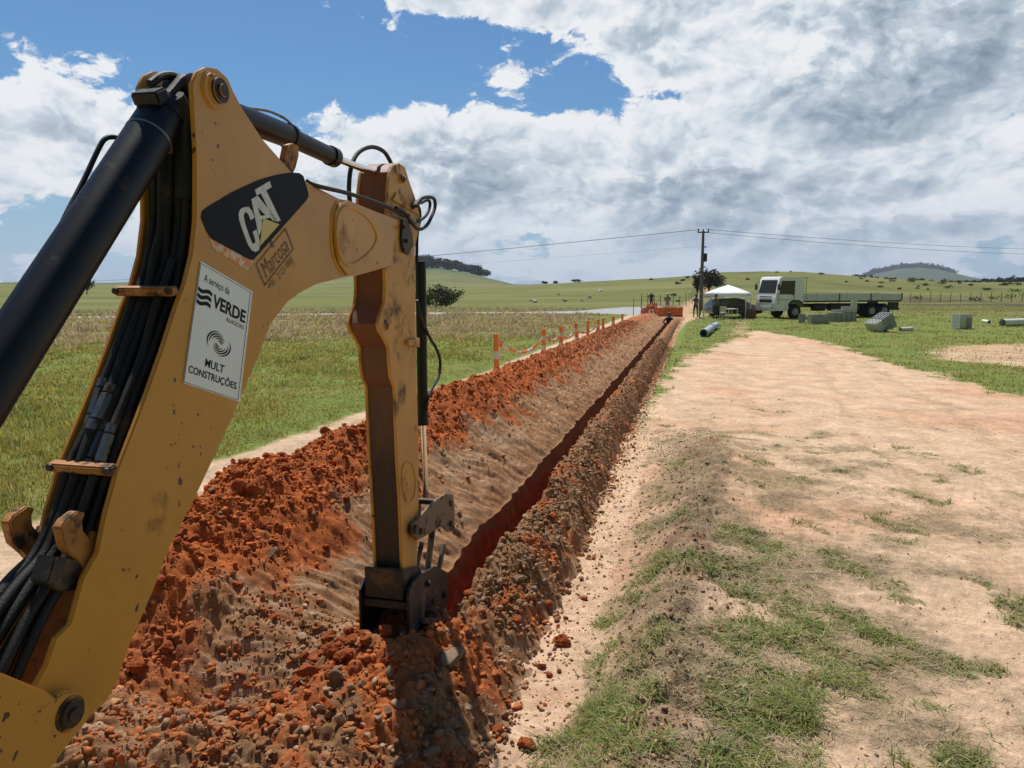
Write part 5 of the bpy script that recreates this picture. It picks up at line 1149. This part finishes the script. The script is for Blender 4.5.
# trees, bushes
BARK = mat('tree_bark', (.07,.05,.035), .9, bump=.6, bump_s=8)
m_leaf = vmat('leaf_material', rough=.7, ns=(.8,), na=.2, bump=0, spec=.2, trans=.2)
def leaves(blobs_, n, size, col_, seed=1):
    rg = np.random.default_rng(seed); tot = sum(b[3]*b[4]*b[5] for b in blobs_); Vs = []; Cs = []
    for bx, by, bz, rx, ry, rz_ in blobs_:
        k = max(8, int(n*rx*ry*rz_/tot)); d = rg.normal(size=(k, 3)); d /= np.linalg.norm(d, axis=1)[:, None]; rad = rg.uniform(.0, 1, k)**.45*(1+.12*rg.normal(size=k)); c = d*rad[:, None]*np.array([rx, ry, rz_])+np.array([bx, by, bz])
        a = rg.normal(size=(k, 3)); a /= np.linalg.norm(a, axis=1)[:, None]; b = np.cross(a, rg.normal(size=(k, 3))); b /= np.linalg.norm(b, axis=1)[:, None]; s_ = size*rg.uniform(.6, 1.4, (k, 1))
        Vs.append(np.stack([c-a*s_, c-b*s_*.6, c+a*s_, c+b*s_*.6], 1).reshape(-1, 3)); Cs.append(np.repeat(np.array(col_)*rg.uniform(.6, 1.4, (k, 1)), 4, 0))
    V = np.vstack(Vs); return V, np.arange(len(V)).reshape(-1, 4), np.vstack(Cs)
def tree(name, base_, H, Wd, trunk_h, col_, n, leaf, lab, cat, group=None, seed=1, bushy=False, nb=9):
    rg = np.random.default_rng(seed); t = empty(name, base_, lab, cat, group); bl = []
    for k in range(nb):
        a = rg.uniform(0, 6.28); q = rg.uniform(.1, .62)*Wd/2; z_ = rg.uniform(trunk_h+.15*(H-trunk_h), H*.86); s_ = rg.uniform(.20, .34)*Wd; bl.append((q*math.cos(a), q*math.sin(a), z_, s_, s_, min(s_*.75, (H-trunk_h)*.36)))
    bl.append((0, 0, (trunk_h+H)/2, Wd*.33, Wd*.33, (H-trunk_h)*.42))
    V, Fq, Cc = leaves(bl, n, leaf, col_, seed); link('foliage' if bushy else 'crown', np_mesh('crown', V, [Fq], m_leaf, Cc), t)
    o = MB(); r_ = max(.04, H*.03)
    o.tube([(0,0,-.2), (.05*H*.2,0,trunk_h*.6), (0,0,trunk_h+.3*(H-trunk_h))], [r_*1.3, r_, r_*.5], 8)
    for b in bl[:5]: o.tube([(0,0,trunk_h*.7), (b[0]*.5,b[1]*.5,(trunk_h+b[2])/2), (b[0],b[1],b[2])], [r_*.6, r_*.4, r_*.12], 6)
    o.build('trunk' if not bushy else 'stem', BARK, t, org=ORG); return t
def ht(py, Y, z0): return at(512, py, Y).z-z0
b0 = gat(706, 118); tree('round_tree', b0, ht(268.5, 118, b0.z), 4.9, 1.2, (.055,.050,.030), 1500, .20, 'dark rounded tree behind the power pole', 'tree', seed=3)
b0 = gat(694.5, 116); tree('round_tree', b0, ht(273.5, 116, b0.z), 1.9, .9, (.05,.045,.03), 500, .16, 'small dark tree left of the rounded one', 'tree', seed=4)
b0 = gat(447, 78); tree('bush', b0, ht(286.5, 78, b0.z), 3.9, .1, (.065,.075,.028), 1500, .13, 'dark dense bush in the pasture behind the stick', 'bush', seed=5, bushy=True)
b0 = gat(426, 79); tree('bush', b0, ht(291, 79, b0.z), 2.6, .1, (.13,.18,.04), 900, .12, 'light green bush left of the dark dense bush', 'bush', seed=6, bushy=True)
b0 = gat(93, 150); tree('slender_tree', b0, ht(278, 150, b0.z), 3.0, 1.0, (.06,.075,.035), 600, .2, 'small slender tree seen beyond the hoses on the left', 'tree', seed=7)
for k, (px, Y_, py, wd) in enumerate([(555,300,282,3),(575,305,281.5,5),(545,302,283,3),(865,300,277,2)]):
    b0 = gat(px, Y_); tree('ridge_shrub', b0, max(1.2, ht(py, Y_, b0.z)), wd, .2, (.06,.07,.03), 160, .35, 'small dark shrub on the skyline of the pasture ridge', 'shrub', 'shrubs on the ridge line', seed=20+k, nb=4)
rg_ = np.random.default_rng(31)
for k in range(54):
    px = 394+k*1.72+rg_.uniform(-1, 1); Y_ = 800-rg_.uniform(0, 1)*float(np.interp(px, [395, 450, 480], [150, 70, 15])); b0 = gat(px, Y_); top_ = at(512, 284, Y_).z*0+284-(b0.z-CAMZ)/Y_*F-np.interp(px, [390, 440, 480, 490], [12, 11, 9, 5])*rg_.uniform(.7, 1.1)
    tree('hill_tree', b0, max(7, ht(top_, Y_, b0.z)), rg_.uniform(11, 16), 1.5, (.038,.048,.026), 420, 1.1, 'dark tree in the wood along the crest of the left hill', 'tree', 'wood on the left hill', seed=40+k, nb=6)
for k in range(16):
    px = 962+k*5.2+rg_.uniform(-1, 1); Y_ = 430+rg_.uniform(-15, 15); b0 = gat(px, Y_); tree('field_tree', b0, ht(np.interp(px, [960, 985, 1000, 1024], [281, 278.5, 277.5, 276.5])+rg_.uniform(-1, 1.2), Y_, b0.z), rg_.uniform(5, 8), .6, (.04,.05,.028), 320, .6, 'dark tree in the line at the far right of the field', 'tree', 'tree line at the far right', seed=80+k, nb=5)
for k, (px, py) in enumerate([(909, 278), (928, 281), (886, 281), (944,281.5)]):
    b0 = gat(px, 520); tree('lone_tree', b0, max(2, ht(py, 520, b0.z)), 6.5 if k == 0 else 4, .6, (.045,.055,.03), 300, .6, ['dark tree standing before the blue far hill', 'low tree right of the dark one before the far hill', 'low bush on the skyline left of the far hill', 'low bush on the skyline right of the far hill'][k], 'tree', seed=110+k, nb=5)
# scrub and shrubs on the slopes
Vs, Fs_, Cs_ = [], [], []; off = 0
for k in range(170):
    px = rg_.uniform(640, 1100); Y_ = rg_.uniform(90, 320); 
    if rg_.random() > float(sm(np.array(px), 780, 900))*.85+.12: continue
    b0 = gat(px, Y_); s_ = rg_.uniform(.25, .9)*(Y_/150)**.5*(1.3 if 92 < Y_ < 150 and px > 880 else .8); V, Fq, Cc = leaves([(b0.x, b0.y, b0.z+s_*.4, s_*1.5, s_*1.2, s_*.6)], 45, .12*(Y_/90), (.10,.12,.035) if rg_.random() < .75 else (.13,.09,.045), k); Vs.append(V); Fs_.append(Fq+off); Cs_.append(Cc); off += len(V)
tag(link('scrub', np_mesh('scrub', np.vstack(Vs), [np.vstack(Fs_)], m_leaf, np.vstack(Cs_))), 'low scattered scrub over the bank and slope beyond the truck', 'scrub', kind='stuff')
# wooded cover of the far hill
Vs, Fs_, Cs_ = [], [], []; off = 0
for k in range(900):
    px = rg_.uniform(862, 945); Y_ = rg_.uniform(2550, 2950); b0 = gat(px, Y_); s_ = rg_.uniform(8, 20); V, Fq, Cc = leaves([(b0.x, b0.y, b0.z+s_*.4, s_, s_, s_*.6)], 22, 4.5, (.045,.06,.03), k); Vs.append(V); Fs_.append(Fq+off); Cs_.append(Cc); off += len(V)
tag(link('woodland', np_mesh('woodland', np.vstack(Vs), [np.vstack(Fs_)], m_leaf, np.vstack(Cs_))), 'woods covering the blue far hill', 'woodland', kind='stuff')
# wire fences
def fence(pts, n, lab, hgt=1.3):
    f_ = empty('wire_fence', pts[0], lab, 'fence'); P = [pts[0].lerp(pts[-1], k/(n-1)) for k in range(n)]
    for p in P: p.z = float(ground_z(np.array([p.x]), np.array([p.y]))[0])
    for p in P: MB().cyl(p, p+Vector((random.uniform(-.05,.05), 0, hgt*random.uniform(.85, 1.1))), .045, .035, 6).build('post', mat('weathered_wood', (.2,.15,.11), .9), f_)
    for h_ in (.5, .95): MB().tube([p+Vector((0, 0, h_)) for p in P], .012, 4, sub=1).build('wire', WR, f_)
fence([gat(905, 96), gat(1120, 92)], 22, 'wooden post and wire fence across the right field'); fence([gat(684, 84), gat(700, 240)], 16, 'post and wire fence running up beside the orange path')
fence([gat(640, 88), gat(684, 84)], 8, 'short fence beside the paved road beyond the net')
# pale boulders dotted over the pasture
MPB = mat('pale_boulder', (.52,.50,.45), .9, noise_s=3, noise_a=.2, bump=.5)
for k, (px, Y_, s_) in enumerate([(531,104,.35),(535,97,.42),(564,102,.40),(582,103,.36),(588.5,116,.42),(598.5,160,.5),(558,140,.4)]):
    V_, F_ = rock_tpl(900+k, 3, 9, .1); o = link('boulder', np_mesh('boulder', V_*s_, [F_], MPB)); b0 = gat(px, Y_); o.location = (b0.x, b0.y, b0.z+s_*.35); tag(o, 'pale boulder dotting the green pasture beyond the paved road', 'boulder', 'pale boulders in the pasture')
# haze: one even volume round everything
hz = MB().box((400, 1900, 58), (8200, 6600, 240)).build('haze', [], None, org=ORG, smooth=False); hm = bpy.data.materials.new('haze_air'); hm.use_nodes = True; ht_ = hm.node_tree; ht_.nodes.clear()
pv = ht_.nodes.new('ShaderNodeVolumePrincipled'); pv.inputs['Color'].default_value = (.75,.85,1,1); pv.inputs['Density'].default_value = .00013; pv.inputs['Anisotropy'].default_value = .3; ou = ht_.nodes.new('ShaderNodeOutputMaterial'); ht_.links.new(pv.outputs[0], ou.inputs['Volume']); hz.data.materials.append(hm); tag(hz, kind='stuff')
